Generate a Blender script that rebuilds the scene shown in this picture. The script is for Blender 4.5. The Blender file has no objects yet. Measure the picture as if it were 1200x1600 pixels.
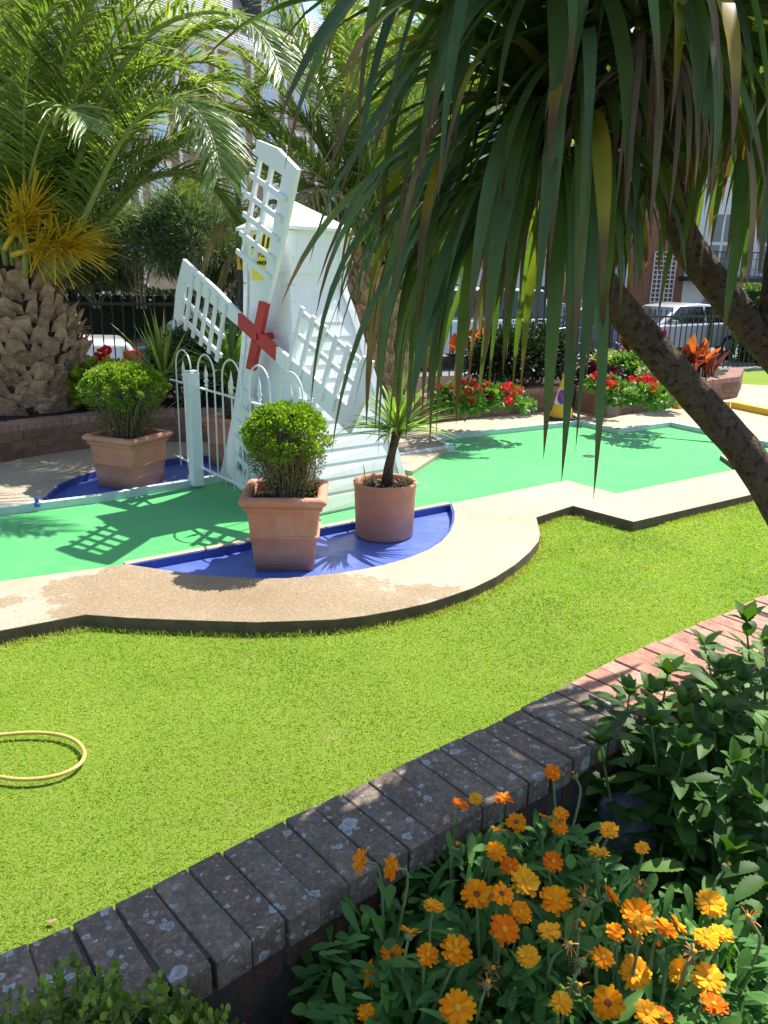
import bpy, math, random
import numpy as np
from mathutils import Vector, Matrix
random.seed(7); RNG = np.random.default_rng(7)
scn = bpy.context.scene
col = scn.collection
# ------------------------------------------------------------------ camera
FPX = 1244.0; PITCH = math.radians(16.6); ROLL = math.radians(1.2); CAMH = 1.6
_f = np.array([0, math.cos(PITCH), -math.sin(PITCH)]); _u = np.array([0, math.sin(PITCH), math.cos(PITCH)]); _r = np.array([1.0, 0, 0])
CR = _r*math.cos(ROLL)+_u*math.sin(ROLL); CU = -_r*math.sin(ROLL)+_u*math.cos(ROLL)
cd = bpy.data.cameras.new('camera'); cam = bpy.data.objects.new('camera', cd); col.objects.link(cam)
cam.matrix_world = Matrix(((CR[0], CU[0], -_f[0], 0), (CR[1], CU[1], -_f[1], 0), (CR[2], CU[2], -_f[2], CAMH), (0, 0, 0, 1)))
cd.sensor_fit = 'VERTICAL'; cd.sensor_height = 36; cd.lens = FPX/1600*36; cd.clip_start = 0.05; cd.clip_end = 3000
scn.camera = cam
# ------------------------------------------------------------------ light
SUN_AZ = math.radians(42); SUN_EL = math.radians(56.5)
w = bpy.data.worlds.new('World'); scn.world = w; w.use_nodes = True
nt = w.node_tree; bg = nt.nodes['Background']
sky = nt.nodes.new('ShaderNodeTexSky'); sky.sky_type = 'NISHITA'; sky.sun_disc = False
sky.sun_elevation = SUN_EL; sky.sun_rotation = SUN_AZ; sky.air_density = 1.0; sky.dust_density = 1.2
nt.links.new(sky.outputs[0], bg.inputs[0]); bg.inputs[1].default_value = 0.13
sd = bpy.data.lights.new('sun', 'SUN'); sd.energy = 5.0; sd.angle = math.radians(0.5); sd.color = (1.0, 0.955, 0.88)
so = bpy.data.objects.new('sun', sd); col.objects.link(so)
sv = Vector((math.sin(SUN_AZ)*math.cos(SUN_EL), math.cos(SUN_AZ)*math.cos(SUN_EL), math.sin(SUN_EL)))
so.rotation_euler = sv.to_track_quat('Z', 'Y').to_euler(); so.location = (10, 10, 20)
scn.view_settings.view_transform = 'Standard'; scn.view_settings.look = 'None'
scn.view_settings.exposure = 0.92; scn.view_settings.gamma = 1.0
scn.cycles.max_bounces = 7; scn.cycles.transparent_max_bounces = 6
# ------------------------------------------------------------------ helpers
def ray(x, y): return _f + CR*(x-600)/FPX + CU*(800-y)/FPX
def G(x, y, z=0.0):
    d = ray(x, y); t = (z-CAMH)/d[2]; p = d*t; return np.array([p[0], p[1], z])
def PY(x, y, Y):
    d = ray(x, y); t = Y/d[1]; return np.array([d[0]*t, Y, CAMH+d[2]*t])
def nrm(v):
    v = np.asarray(v, float); return v/np.maximum(np.linalg.norm(v, axis=-1, keepdims=True), 1e-9)

def tag(o, label=None, cat=None, group=None, kind=None):
    if label: o['label'] = label
    if cat: o['category'] = cat
    if group: o['group'] = group
    if kind: o['kind'] = kind
    return o
def empty(name, loc=(0, 0, 0), label=None, cat=None, group=None, rz=0):
    o = bpy.data.objects.new(name, None); col.objects.link(o); o.empty_display_size = 0.1
    o.location = [float(a) for a in loc]; o.rotation_euler = (0, 0, rz); return tag(o, label, cat, group)
def mk(name, V, F, mat, parent=None, smooth=False, attrs=None, midx=None, loc=None):
    V = np.asarray(V, dtype=np.float64).reshape(-1, 3)
    me = bpy.data.meshes.new(name)
    if loc is not None: V = V - np.asarray(loc, float)
    if isinstance(F, np.ndarray) and F.ndim == 2:
        k = F.shape[1]; m = len(F)
        me.vertices.add(len(V)); me.vertices.foreach_set('co', V.astype(np.float32).ravel())
        me.loops.add(m*k); me.loops.foreach_set('vertex_index', F.astype(np.int32).ravel())
        me.polygons.add(m); me.polygons.foreach_set('loop_start', np.arange(0, m*k, k, dtype=np.int32))
        me.polygons.foreach_set('loop_total', np.full(m, k, dtype=np.int32))
    else:
        me.from_pydata([tuple(v) for v in V], [], [tuple(int(i) for i in f) for f in F])
    mats = mat if isinstance(mat, (list, tuple)) else [mat]
    for mm in mats: me.materials.append(mm)
    if midx is not None: me.polygons.foreach_set('material_index', np.asarray(midx, dtype=np.int32))
    if attrs:
        for k_, a in attrs.items():
            at = me.attributes.new(k_, 'FLOAT', 'POINT'); at.data.foreach_set('value', np.asarray(a, dtype=np.float32))
    me.update(calc_edges=True); me.validate()
    if smooth: me.polygons.foreach_set('use_smooth', np.ones(len(me.polygons), dtype=bool))
    o = bpy.data.objects.new(name, me); col.objects.link(o)
    if loc is not None: o.location = [float(a) for a in loc]
    if parent is not None:
        o.parent = parent
        if loc is None:
            me.transform(parent_world(parent).inverted())
        else:
            o.matrix_parent_inverse = parent_world(parent).inverted()
    return o
def parent_world(p):
    m = Matrix.LocRotScale(p.location, p.rotation_euler, None)
    return (parent_world(p.parent) @ p.matrix_parent_inverse @ m) if p.parent else m
def bevel(o, wd=0.005, seg=2):
    b = o.modifiers.new('bevel', 'BEVEL'); b.width = wd; b.segments = seg; b.limit_method = 'ANGLE'; b.angle_limit = math.radians(40); return o

class MB:
    def __init__(s): s.V = []; s.F = []; s.M = []; s.m = 0
    def add(s, V, F):
        n = len(s.V); s.V += [tuple(float(c) for c in v) for v in V]; s.F += [[n+i for i in f] for f in F]; s.M += [s.m]*len(F); return s
    def box(s, c, size, ax=None):
        c = np.asarray(c, float); a = np.eye(3) if ax is None else np.asarray(ax, float); h = np.asarray(size, float)/2
        V = [c+a[0]*h[0]*i+a[1]*h[1]*j+a[2]*h[2]*k for i in (-1, 1) for j in (-1, 1) for k in (-1, 1)]
        return s.add(V, [(0, 1, 3, 2), (4, 6, 7, 5), (0, 4, 5, 1), (2, 3, 7, 6), (0, 2, 6, 4), (1, 5, 7, 3)])
    def prism(s, poly, z0, z1):
        n = len(poly); p = [(q[0], q[1]) for q in poly]
        area = sum(p[i][0]*p[(i+1) % n][1]-p[(i+1) % n][0]*p[i][1] for i in range(n))
        if area < 0: p = p[::-1]
        V = [(x, y, z0) for x, y in p]+[(x, y, z1) for x, y in p]
        return s.add(V, [list(range(n, 2*n)), list(range(n-1, -1, -1))]+[[i, (i+1) % n, n+(i+1) % n, n+i] for i in range(n)])
    def plate(s, pts, n, th):
        """planar polygon pts (3d) thickened along n by th"""
        P = np.asarray(pts, float); n = nrm(n); k = len(P)
        V = list(P)+list(P+n*th)
        return s.add(V, [list(range(k-1, -1, -1)), list(range(k, 2*k))]+[[i, (i+1) % k, k+(i+1) % k, k+i] for i in range(k)])
    def tube(s, path, rad, n=8, cap=True):
        P = np.asarray(path, float); m = len(P); R = np.broadcast_to(np.asarray(rad, float), (m,))
        T = nrm(np.gradient(P, axis=0)); up = np.array([0, 0, 1.0]) if abs(T[0][2]) < .9 else np.array([1.0, 0, 0])
        V = []; a = nrm(np.cross(T[0], up))
        for i in range(m):
            a = nrm(a-T[i]*np.dot(a, T[i])); b = np.cross(T[i], a)
            for j in range(n):
                th = 2*math.pi*j/n; V.append(P[i]+R[i]*(a*math.cos(th)+b*math.sin(th)))
        F = [[i*n+j, i*n+(j+1) % n, (i+1)*n+(j+1) % n, (i+1)*n+j] for i in range(m-1) for j in range(n)]
        if cap: F += [list(range(n))[::-1], [(m-1)*n+j for j in range(n)]]
        return s.add(V, F)
    def lathe(s, prof, c=(0, 0, 0), n=32):
        V = []; m = len(prof)
        for r, z in prof:
            for j in range(n):
                th = 2*math.pi*j/n; V.append((c[0]+r*math.cos(th), c[1]+r*math.sin(th), c[2]+z))
        F = [[i*n+j, i*n+(j+1) % n, (i+1)*n+(j+1) % n, (i+1)*n+j] for i in range(m-1) for j in range(n)]
        return s.add(V, F)
    def build(s, name, mat, parent=None, smooth=False, **k):
        return mk(name, s.V, s.F, mat, parent, smooth, midx=s.M, **k)

def leaves(P, D, L, W, rows, droop=0.0, fold=0.0, roll=None, side=None):
    """batch of leaf blades; rows = (t, halfwidth factor); returns V, F, t attribute"""
    P = np.asarray(P, float); n = len(P); D = nrm(D); L = np.broadcast_to(L, (n,)).astype(float); W = np.broadcast_to(W, (n,)).astype(float)
    up = np.array([0, 0, 1.0])
    S = nrm(np.cross(D, up)+1e-4*RNG.normal(size=(n, 3))) if side is None else nrm(side)
    N = nrm(np.cross(S, D))
    if roll is not None:
        c = np.cos(roll)[:, None]; s_ = np.sin(roll)[:, None]; S, N = S*c+N*s_, N*c-S*s_
    out = []; T = []; dr = np.broadcast_to(droop, (n,))
    for t, wf in rows:
        c = P+D*(L*t)[:, None]; c[:, 2] -= dr*L*t*t
        hw = (W*wf/2)[:, None]
        if fold:
            out += [c-S*hw+N*hw*fold, c, c+S*hw+N*hw*fold]; T += [t]*3
        else:
            out += [c-S*hw, c+S*hw]; T += [t]*2
    k = 3 if fold else 2; m = len(rows)
    V = np.stack(out, 1); nv = V.shape[1]
    f = [[i*k+j, i*k+j+1, (i+1)*k+j+1, (i+1)*k+j] for i in range(m-1) for j in range(k-1)]
    F = (np.array(f)[None]+(np.arange(n)*nv)[:, None, None]).reshape(-1, 4)
    return V.reshape(-1, 3), F, np.tile(np.array(T), n)
def straps(P, D, L, W, nseg=11, grav=0.2, wprof=None, fold=0.35, twist=None, gpow=1.0):
    """long strap leaves that bend under gravity"""
    P = np.asarray(P, float).copy(); n = len(P); D = nrm(D); L = np.broadcast_to(L, (n,)); W = np.broadcast_to(W, (n,)); grav = np.broadcast_to(grav, (n,))
    S0 = nrm(np.cross(D, [0, 0, 1.0])+1e-3*RNG.normal(size=(n, 3)))
    tw = np.zeros(n) if twist is None else twist
    out = []; T = []; seg = (L/nseg)[:, None]; d = D.copy(); c = P
    for i in range(nseg+1):
        t = i/nseg; wf = wprof(t)
        S = nrm(S0-d*np.sum(S0*d, 1, keepdims=True)); N = np.cross(S, d)
        a = (tw*t)[:, None]; S2 = S*np.cos(a)+N*np.sin(a); N2 = N*np.cos(a)-S*np.sin(a)
        hw = (W*wf/2)[:, None]
        out += [c-S2*hw+N2*hw*fold, c.copy(), c+S2*hw+N2*hw*fold]; T += [t]*3
        c = c+d*seg
        d = nrm(d+np.array([0, 0, -1.0])*(grav*(0.3+1.4*t**gpow))[:, None])
    V = np.stack(out, 1); nv = V.shape[1]
    f = [[i*3+j, i*3+j+1, (i+1)*3+j+1, (i+1)*3+j] for i in range(nseg) for j in range(2)]
    F = (np.array(f)[None]+(np.arange(n)*nv)[:, None, None]).reshape(-1, 4)
    return V.reshape(-1, 3), F, np.tile(np.array(T), n)
def join(*vf):
    Vs = []; Fs = []; Ts = []; o = 0
    for V, F, T in vf:
        Vs.append(V); Fs.append(F+o); Ts.append(T); o += len(V)
    return np.concatenate(Vs), np.concatenate(Fs), np.concatenate(Ts)
def rdir(n): return nrm(RNG.normal(size=(n, 3)))
LEAF4 = [(0, .12), (.3, .85), (.6, .95), (.85, .5), (1, .04)]
OVAL = [(0, .1), (.25, .8), (.55, 1), (.85, .7), (1, .15)]
def smooth_poly(P, it=2):
    P = [np.array(p) for p in P]
    for _ in range(it):
        Q = [P[0]]
        for a, b_ in zip(P[:-1], P[1:]): Q += [a*.75+b_*.25, a*.25+b_*.75]
        P = Q+[P[-1]]
    return P
# ------------------------------------------------------------------ materials
def newmat(name):
    m = bpy.data.materials.new(name); m.use_nodes = True; return m, m.node_tree, m.node_tree.nodes['Principled BSDF']
def noise(nt, scale, detail=4, rough=.6, vec=None, dist=0):
    n = nt.nodes.new('ShaderNodeTexNoise'); n.inputs['Scale'].default_value = scale; n.inputs['Detail'].default_value = detail
    n.inputs['Roughness'].default_value = rough; n.inputs['Distortion'].default_value = dist
    if vec is not None: nt.links.new(vec, n.inputs['Vector'])
    return n.outputs['Fac']
def ramp(nt, fac, stops, interp='LINEAR'):
    r = nt.nodes.new('ShaderNodeValToRGB'); r.color_ramp.interpolation = interp
    e = r.color_ramp.elements
    while len(e) < len(stops): e.new(0.5)
    for i, (p, c) in enumerate(stops):
        e[i].position = p; e[i].color = (c, c, c, 1) if isinstance(c, (int, float)) else (*c, 1)
    nt.links.new(fac, r.inputs[0]); return r.outputs[0]
def mixc(nt, fac, a, b, mode='MIX'):
    m = nt.nodes.new('ShaderNodeMix'); m.data_type = 'RGBA'; m.blend_type = mode
    for s_, v in ((0, fac), (6, a), (7, b)):
        if hasattr(v, 'links'): nt.links.new(v, m.inputs[s_])
        elif isinstance(v, (int, float)): m.inputs[s_].default_value = v if s_ == 0 else (v, v, v, 1)
        else: m.inputs[s_].default_value = (*v, 1)
    return m.outputs[2]
def bump(nt, b, h, strength=.3, dist=.01):
    n = nt.nodes.new('ShaderNodeBump'); n.inputs['Strength'].default_value = strength; n.inputs['Distance'].default_value = dist
    nt.links.new(h, n.inputs['Height']); nt.links.new(n.outputs[0], b.inputs['Normal'])
def pos(nt):
    return nt.nodes.new('ShaderNodeNewGeometry').outputs['Position']
def island(nt):
    return nt.nodes.new('ShaderNodeNewGeometry').outputs['Random Per Island']
def surf(name, c1, c2, scale=6, rough=.7, bs=0.2, bscale=60, bd=.004, spec=.4, isl=0, stains=None, metallic=0):
    m, nt, b = newmat(name); p = pos(nt)
    c = mixc(nt, ramp(nt, noise(nt, scale, 6, .65, p), [(.3, 0), (.7, 1)]), c1, c2)
    if isl:
        i = island(nt); c = mixc(nt, 1.0, c, ramp(nt, i, [(0, 1-isl), (1, 1+isl)]), 'MULTIPLY')
    if stains:
        sc, col_, lo, hi = stains
        c = mixc(nt, ramp(nt, noise(nt, sc, 8, .7, p), [(lo, 0), (hi, 1)]), c, col_)
    nt.links.new(c, b.inputs['Base Color']); b.inputs['Roughness'].default_value = rough
    b.inputs['Specular IOR Level'].default_value = spec; b.inputs['Metallic'].default_value = metallic
    if bs: bump(nt, b, noise(nt, bscale, 5, .6, p), bs, bd)
    return m
def leafmat(name, stops, trans=.35, rough=.45, tip=None, spec=.4, tcol=None):
    """leaf colour picked per leaf; light comes through; tip = (colour, start)"""
    m, nt, b = newmat(name); i = island(nt); c = ramp(nt, i, stops)
    p = pos(nt); c = mixc(nt, 1.0, c, ramp(nt, noise(nt, 9, 3, .6, p), [(.25, .72), (.75, 1.25)]), 'MULTIPLY')
    if tip:
        a = nt.nodes.new('ShaderNodeAttribute'); a.attribute_name = 't'
        w_ = nt.nodes.new('ShaderNodeMath'); w_.operation = 'ADD'; nt.links.new(a.outputs['Fac'], w_.inputs[0])
        q = nt.nodes.new('ShaderNodeMath'); q.operation = 'MULTIPLY'; nt.links.new(i, q.inputs[0]); q.inputs[1].default_value = .16
        nt.links.new(q.outputs[0], w_.inputs[1])
        c = mixc(nt, ramp(nt, w_.outputs[0], [(tip[1], 0), (min(1.16, tip[1]+.14) if tip[1]+.14 <= 1 else 1, 1)]), c, tip[0])
    nt.links.new(c, b.inputs['Base Color']); b.inputs['Roughness'].default_value = rough; b.inputs['Specular IOR Level'].default_value = spec
    tr = nt.nodes.new('ShaderNodeBsdfTranslucent'); tc = mixc(nt, 1.0, c, tcol or (1.5, 1.6, .55), 'MULTIPLY'); nt.links.new(tc, tr.inputs[0])
    ms = nt.nodes.new('ShaderNodeMixShader'); ms.inputs[0].default_value = trans
    nt.links.new(b.outputs[0], ms.inputs[1]); nt.links.new(tr.outputs[0], ms.inputs[2])
    nt.links.new(ms.outputs[0], nt.nodes['Material Output'].inputs[0]); return m
M = {}
M['white'] = surf('white_paint', (.80, .81, .81), (.74, .76, .77), 3, .42, .12, 25, .002, .5, stains=(14, (.60, .61, .58), .62, .85))
def m_mill():
    m, nt, b = newmat('weathered_white_boards'); p = pos(nt)
    c = mixc(nt, ramp(nt, noise(nt, 3, 6, .65, p), [(.3, 0), (.7, 1)]), (.80, .81, .81), (.74, .755, .76))
    mp = nt.nodes.new('ShaderNodeMapping'); mp.inputs['Scale'].default_value = (34, 34, 2.2); nt.links.new(p, mp.inputs[0])
    c = mixc(nt, ramp(nt, noise(nt, 1.0, 5, .7, mp.outputs[0]), [(.56, 0), (.78, .5)]), c, (.55, .56, .50))
    c = mixc(nt, ramp(nt, noise(nt, 26, 7, .8, p), [(.64, 0), (.70, .7)]), c, (.50, .48, .42))
    sx = nt.nodes.new('ShaderNodeSeparateXYZ'); nt.links.new(p, sx.inputs[0]); a = nt.nodes.new('ShaderNodeMath'); a.operation = 'MULTIPLY_ADD'
    nt.links.new(noise(nt, 9, 5, .7, p), a.inputs[0]); a.inputs[1].default_value = -.35; nt.links.new(sx.outputs[2], a.inputs[2])
    c = mixc(nt, ramp(nt, a.outputs[0], [(0, .5), (.12, 0)]), c, (.46, .50, .40))
    nt.links.new(c, b.inputs['Base Color']); b.inputs['Roughness'].default_value = .45; b.inputs['Specular IOR Level'].default_value = .45
    bump(nt, b, noise(nt, 30, 5, .7, p), .2, .003); return m
M['mill'] = m_mill()
M['white_metal'] = surf('white_metal', (.78, .79, .78), (.72, .73, .72), 8, .35, .05, 40, .001, .5)
M['white_board'] = surf('white_kerb_paint', (.58, .64, .64), (.48, .56, .55), 9, .6, .3, 40, .003, .4, stains=(18, (.42, .36, .27), .58, .72))
M['red'] = surf('red_paint', (.52, .022, .022), (.46, .018, .02), 5, .32, .1, 30, .002, .5)
M['blue'] = surf('blue_paint', (.085, .135, .46), (.07, .115, .40), 5, .38, .1, 12, .003, .5, stains=(7, (.09, .15, .46), .6, .9))
def m_blue():
    m, nt, b = newmat('worn_blue_paint'); p = pos(nt)
    c = mixc(nt, ramp(nt, noise(nt, 4, 7, .7, p), [(.3, 0), (.7, 1)]), (.095, .145, .47), (.065, .11, .38))
    c = mixc(nt, ramp(nt, noise(nt, 11, 8, .75, p, .8), [(.55, 0), (.72, .5)]), c, (.17, .21, .42))
    c = mixc(nt, ramp(nt, noise(nt, 55, 6, .8, p), [(.66, 0), (.70, .8)]), c, (.30, .27, .24))
    nt.links.new(c, b.inputs['Base Color']); nt.links.new(ramp(nt, noise(nt, 6, 5, .6, p), [(.3, .25), (.7, .55)]), b.inputs['Roughness'])
    bump(nt, b, noise(nt, 40, 6, .7, p), .25, .004); return m
M['blue'] = m_blue()
M['pool_edge'] = surf('blue_edge_paint', (.05, .09, .36), (.04, .07, .28), 9, .5, .2, 30, .003, .4)
M['yellow'] = surf('yellow_paint', (.80, .50, .03), (.72, .42, .03), 6, .45, .1, 30, .002, .4)
M['iron'] = surf('black_iron', (.012, .013, .014), (.02, .02, .02), 8, .42, .1, 60, .001, .5)
M['steel'] = surf('grey_steel', (.45, .46, .47), (.4, .4, .42), 8, .4, 0, spec=.5)
M['soil'] = surf('soil', (.032, .02, .013), (.06, .04, .026), 30, .95, 1.0, 60, .02, .2)
M['stone_dark'] = surf('dark_stone', (.06, .06, .078), (.15, .15, .165), 28, .5, .8, 70, .006, .5, stains=(45, (.22, .22, .22), .62, .7))
M['asphalt'] = surf('asphalt', (.16, .155, .15), (.20, .195, .19), 3, .85, .4, 150, .004, .3)
M['path'] = surf('dark_path', (.05, .05, .055), (.075, .072, .075), 12, .8, .5, 120, .004, .3, stains=(60, (.2, .2, .2), .7, .76))
M['bark'] = surf('cordyline_bark', (.075, .052, .034), (.15, .11, .075), 22, .9, 1.0, 55, .02, .2, stains=(60, (.035, .025, .016), .5, .62))
M['palm_bark'] = surf('palm_leaf_base', (.54, .36, .235), (.29, .175, .105), 12, .85, .8, 60, .012, .25, isl=.4, stains=(22, (.56, .43, .31), .52, .68))
M['palm_fibre'] = surf('palm_fibre', (.05, .028, .016), (.10, .06, .035), 20, .95, 1.0, 50, .03, .1)
M['fibre_strand'] = surf('fibre_strand', (.30, .20, .11), (.18, .10, .06), 20, .9, 0)
M['brick_house'] = surf('old_brick', (.30, .24, .17), (.22, .17, .12), 4, .9, .3, 30, .01, .2, stains=(2, (.36, .31, .25), .5, .7))
M['stucco'] = surf('white_stucco', (.74, .73, .70), (.68, .67, .65), 2, .8, .1, 20, .005, .2)
M['cream'] = surf('cream_stone', (.62, .54, .42), (.54, .46, .36), 3, .85, .2, 20, .01, .2)
M['redbrick'] = surf('red_brick_house', (.24, .10, .06), (.30, .14, .09), 6, .9, .3, 30, .01, .2)
M['slate'] = surf('pale_slate', (.42, .41, .40), (.36, .35, .35), 5, .7, .4, 12, .02, .3)
M['darktrim'] = surf('dark_trim', (.05, .045, .06), (.07, .06, .08), 5, .6, 0)
M['hose'] = surf('hose_rubber', (.62, .45, .13), (.52, .37, .10), 10, .4, 0, spec=.5)
M['rubber'] = surf('black_rubber', (.02, .02, .02), (.03, .03, .03), 20, .7, .2, 80, .002)
M['red_light'] = surf('red_lens', (.5, .01, .02), (.45, .01, .02), 5, .15, 0, spec=.6)
M['brown_door'] = surf('brown_door', (.13, .075, .055), (.11, .06, .05), 5, .5, 0)
def glass(name='window_glass', c=(.10, .13, .16)):
    m, nt, b = newmat(name); b.inputs['Base Color'].default_value = (*c, 1); b.inputs['Roughness'].default_value = .06; b.inputs['Specular IOR Level'].default_value = .8; return m
M['glass'] = glass(); M['carglass'] = glass('car_glass', (.02, .025, .03)); M['skyglass'] = glass('bright_window_glass', (.35, .5, .62)); M['lens'] = glass('headlamp_lens', (.55, .6, .65))
def carpaint(name, c):
    m, nt, b = newmat(name); b.inputs['Base Color'].default_value = (*c, 1); b.inputs['Roughness'].default_value = .25; b.inputs['Coat Weight'].default_value = .8; b.inputs['Coat Roughness'].default_value = .05; return m
def m_felt():
    m, nt, b = newmat('green_felt'); p = pos(nt)
    c = mixc(nt, ramp(nt, noise(nt, 1.3, 5, .6, p), [(.3, 0), (.7, 1)]), (.06, .37, .098), (.085, .42, .128))
    c = mixc(nt, ramp(nt, noise(nt, 220, 2, .6, p), [(.3, .86), (.7, 1.1)]), c, c)
    c2 = mixc(nt, 1.0, c, ramp(nt, noise(nt, 260, 2, .6, p), [(.3, .8), (.7, 1.15)]), 'MULTIPLY')
    v = nt.nodes.new('ShaderNodeTexVoronoi'); v.inputs['Scale'].default_value = 7; nt.links.new(p, v.inputs['Vector'])
    c3 = mixc(nt, ramp(nt, v.outputs['Distance'], [(.03, 1), (.05, 0)]), c2, (.42, .55, .30))
    c3 = mixc(nt, ramp(nt, noise(nt, 3.5, 8, .75, p, .6), [(.52, 0), (.72, .45)]), c3, (.16, .44, .17))
    c3 = mixc(nt, ramp(nt, noise(nt, 14, 6, .8, p), [(.62, 0), (.74, .5)]), c3, (.05, .27, .09))
    nt.links.new(c3, b.inputs['Base Color']); b.inputs['Roughness'].default_value = .9; b.inputs['Specular IOR Level'].default_value = .2; b.inputs['Sheen Weight'].default_value = .22; b.inputs['Sheen Roughness'].default_value = .4
    bump(nt, b, noise(nt, 260, 3, .6, p), .5, .004); return m
M['felt'] = m_felt()
def m_concrete():
    m, nt, b = newmat('exposed_aggregate_concrete'); p = pos(nt)
    c = mixc(nt, ramp(nt, noise(nt, 1.1, 6, .65, p), [(.35, 0), (.65, 1)]), (.45, .375, .275), (.37, .305, .215))
    v = nt.nodes.new('ShaderNodeTexVoronoi'); v.inputs['Scale'].default_value = 110; nt.links.new(p, v.inputs['Vector'])
    c = mixc(nt, .26, c, mixc(nt, 1.0, c, ramp(nt, v.outputs['Color'], [(.1, .45), (.5, .95), (.9, 1.7)]), 'MULTIPLY'))
    c = mixc(nt, ramp(nt, noise(nt, 45, 5, .7, p), [(.52, 0), (.75, .6)]), c, (.22, .16, .11))
    # damp brown patch near the front left, an irregular stain with its own edge
    s0_ = nt.nodes.new('ShaderNodeVectorMath'); s0_.operation = 'SUBTRACT'; nt.links.new(p, s0_.inputs[0]); s0_.inputs[1].default_value = (-.75, 3.72, .04)
    s1_ = nt.nodes.new('ShaderNodeVectorMath'); s1_.operation = 'MULTIPLY'; nt.links.new(s0_.outputs[0], s1_.inputs[0]); s1_.inputs[1].default_value = (.48, 1.15, 0)
    s_ = nt.nodes.new('ShaderNodeVectorMath'); s_.operation = 'LENGTH'; nt.links.new(s1_.outputs[0], s_.inputs[0])
    nn = noise(nt, 3.2, 6, .65, p); ad = nt.nodes.new('ShaderNodeMath'); ad.operation = 'ADD'; nt.links.new(s_.outputs['Value'], ad.inputs[0]); nt.links.new(nn, ad.inputs[1])
    c = mixc(nt, ramp(nt, ad.outputs[0], [(.45, .85), (.95, .65), (1.5, 0)]), c, mixc(nt, 1.0, c, (.56, .46, .33), 'MULTIPLY'))
    nt.links.new(c, b.inputs['Base Color']); b.inputs['Roughness'].default_value = .85; b.inputs['Specular IOR Level'].default_value = .3
    bump(nt, b, v.outputs['Distance'], .5, .004); return m
M['concrete'] = m_concrete()
def m_terracotta(name, relief):
    m, nt, b = newmat(name); p = pos(nt)
    c = mixc(nt, ramp(nt, noise(nt, 5, 6, .65, p), [(.3, 0), (.7, 1)]), (.60, .27, .165), (.48, .205, .125))
    c = mixc(nt, ramp(nt, noise(nt, 3.0, 7, .7, p, .5), [(.5, 0), (.75, .75)]), c, (.62, .40, .31))
    c = mixc(nt, ramp(nt, noise(nt, 25, 6, .7, p), [(.58, 0), (.8, .6)]), c, (.25, .11, .07))
    sx = nt.nodes.new('ShaderNodeSeparateXYZ'); nt.links.new(p, sx.inputs[0])
    a = nt.nodes.new('ShaderNodeMath'); a.operation = 'MULTIPLY_ADD'; nt.links.new(noise(nt, 8, 4, .6, p), a.inputs[0]); a.inputs[1].default_value = -.16; nt.links.new(sx.outputs[2], a.inputs[2])
    c = mixc(nt, ramp(nt, a.outputs[0], [(0, .35), (.10, 0)]), c, (.38, .24, .19))
    nt.links.new(c, b.inputs['Base Color']); b.inputs['Roughness'].default_value = .75; b.inputs['Specular IOR Level'].default_value = .3
    bump(nt, b, noise(nt, 22, 4, .6, p, 1.5), relief, .012); return m
M['terracotta'] = m_terracotta('terracotta', .5); M['terracotta_plain'] = m_terracotta('weathered_terracotta', .15)
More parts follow.
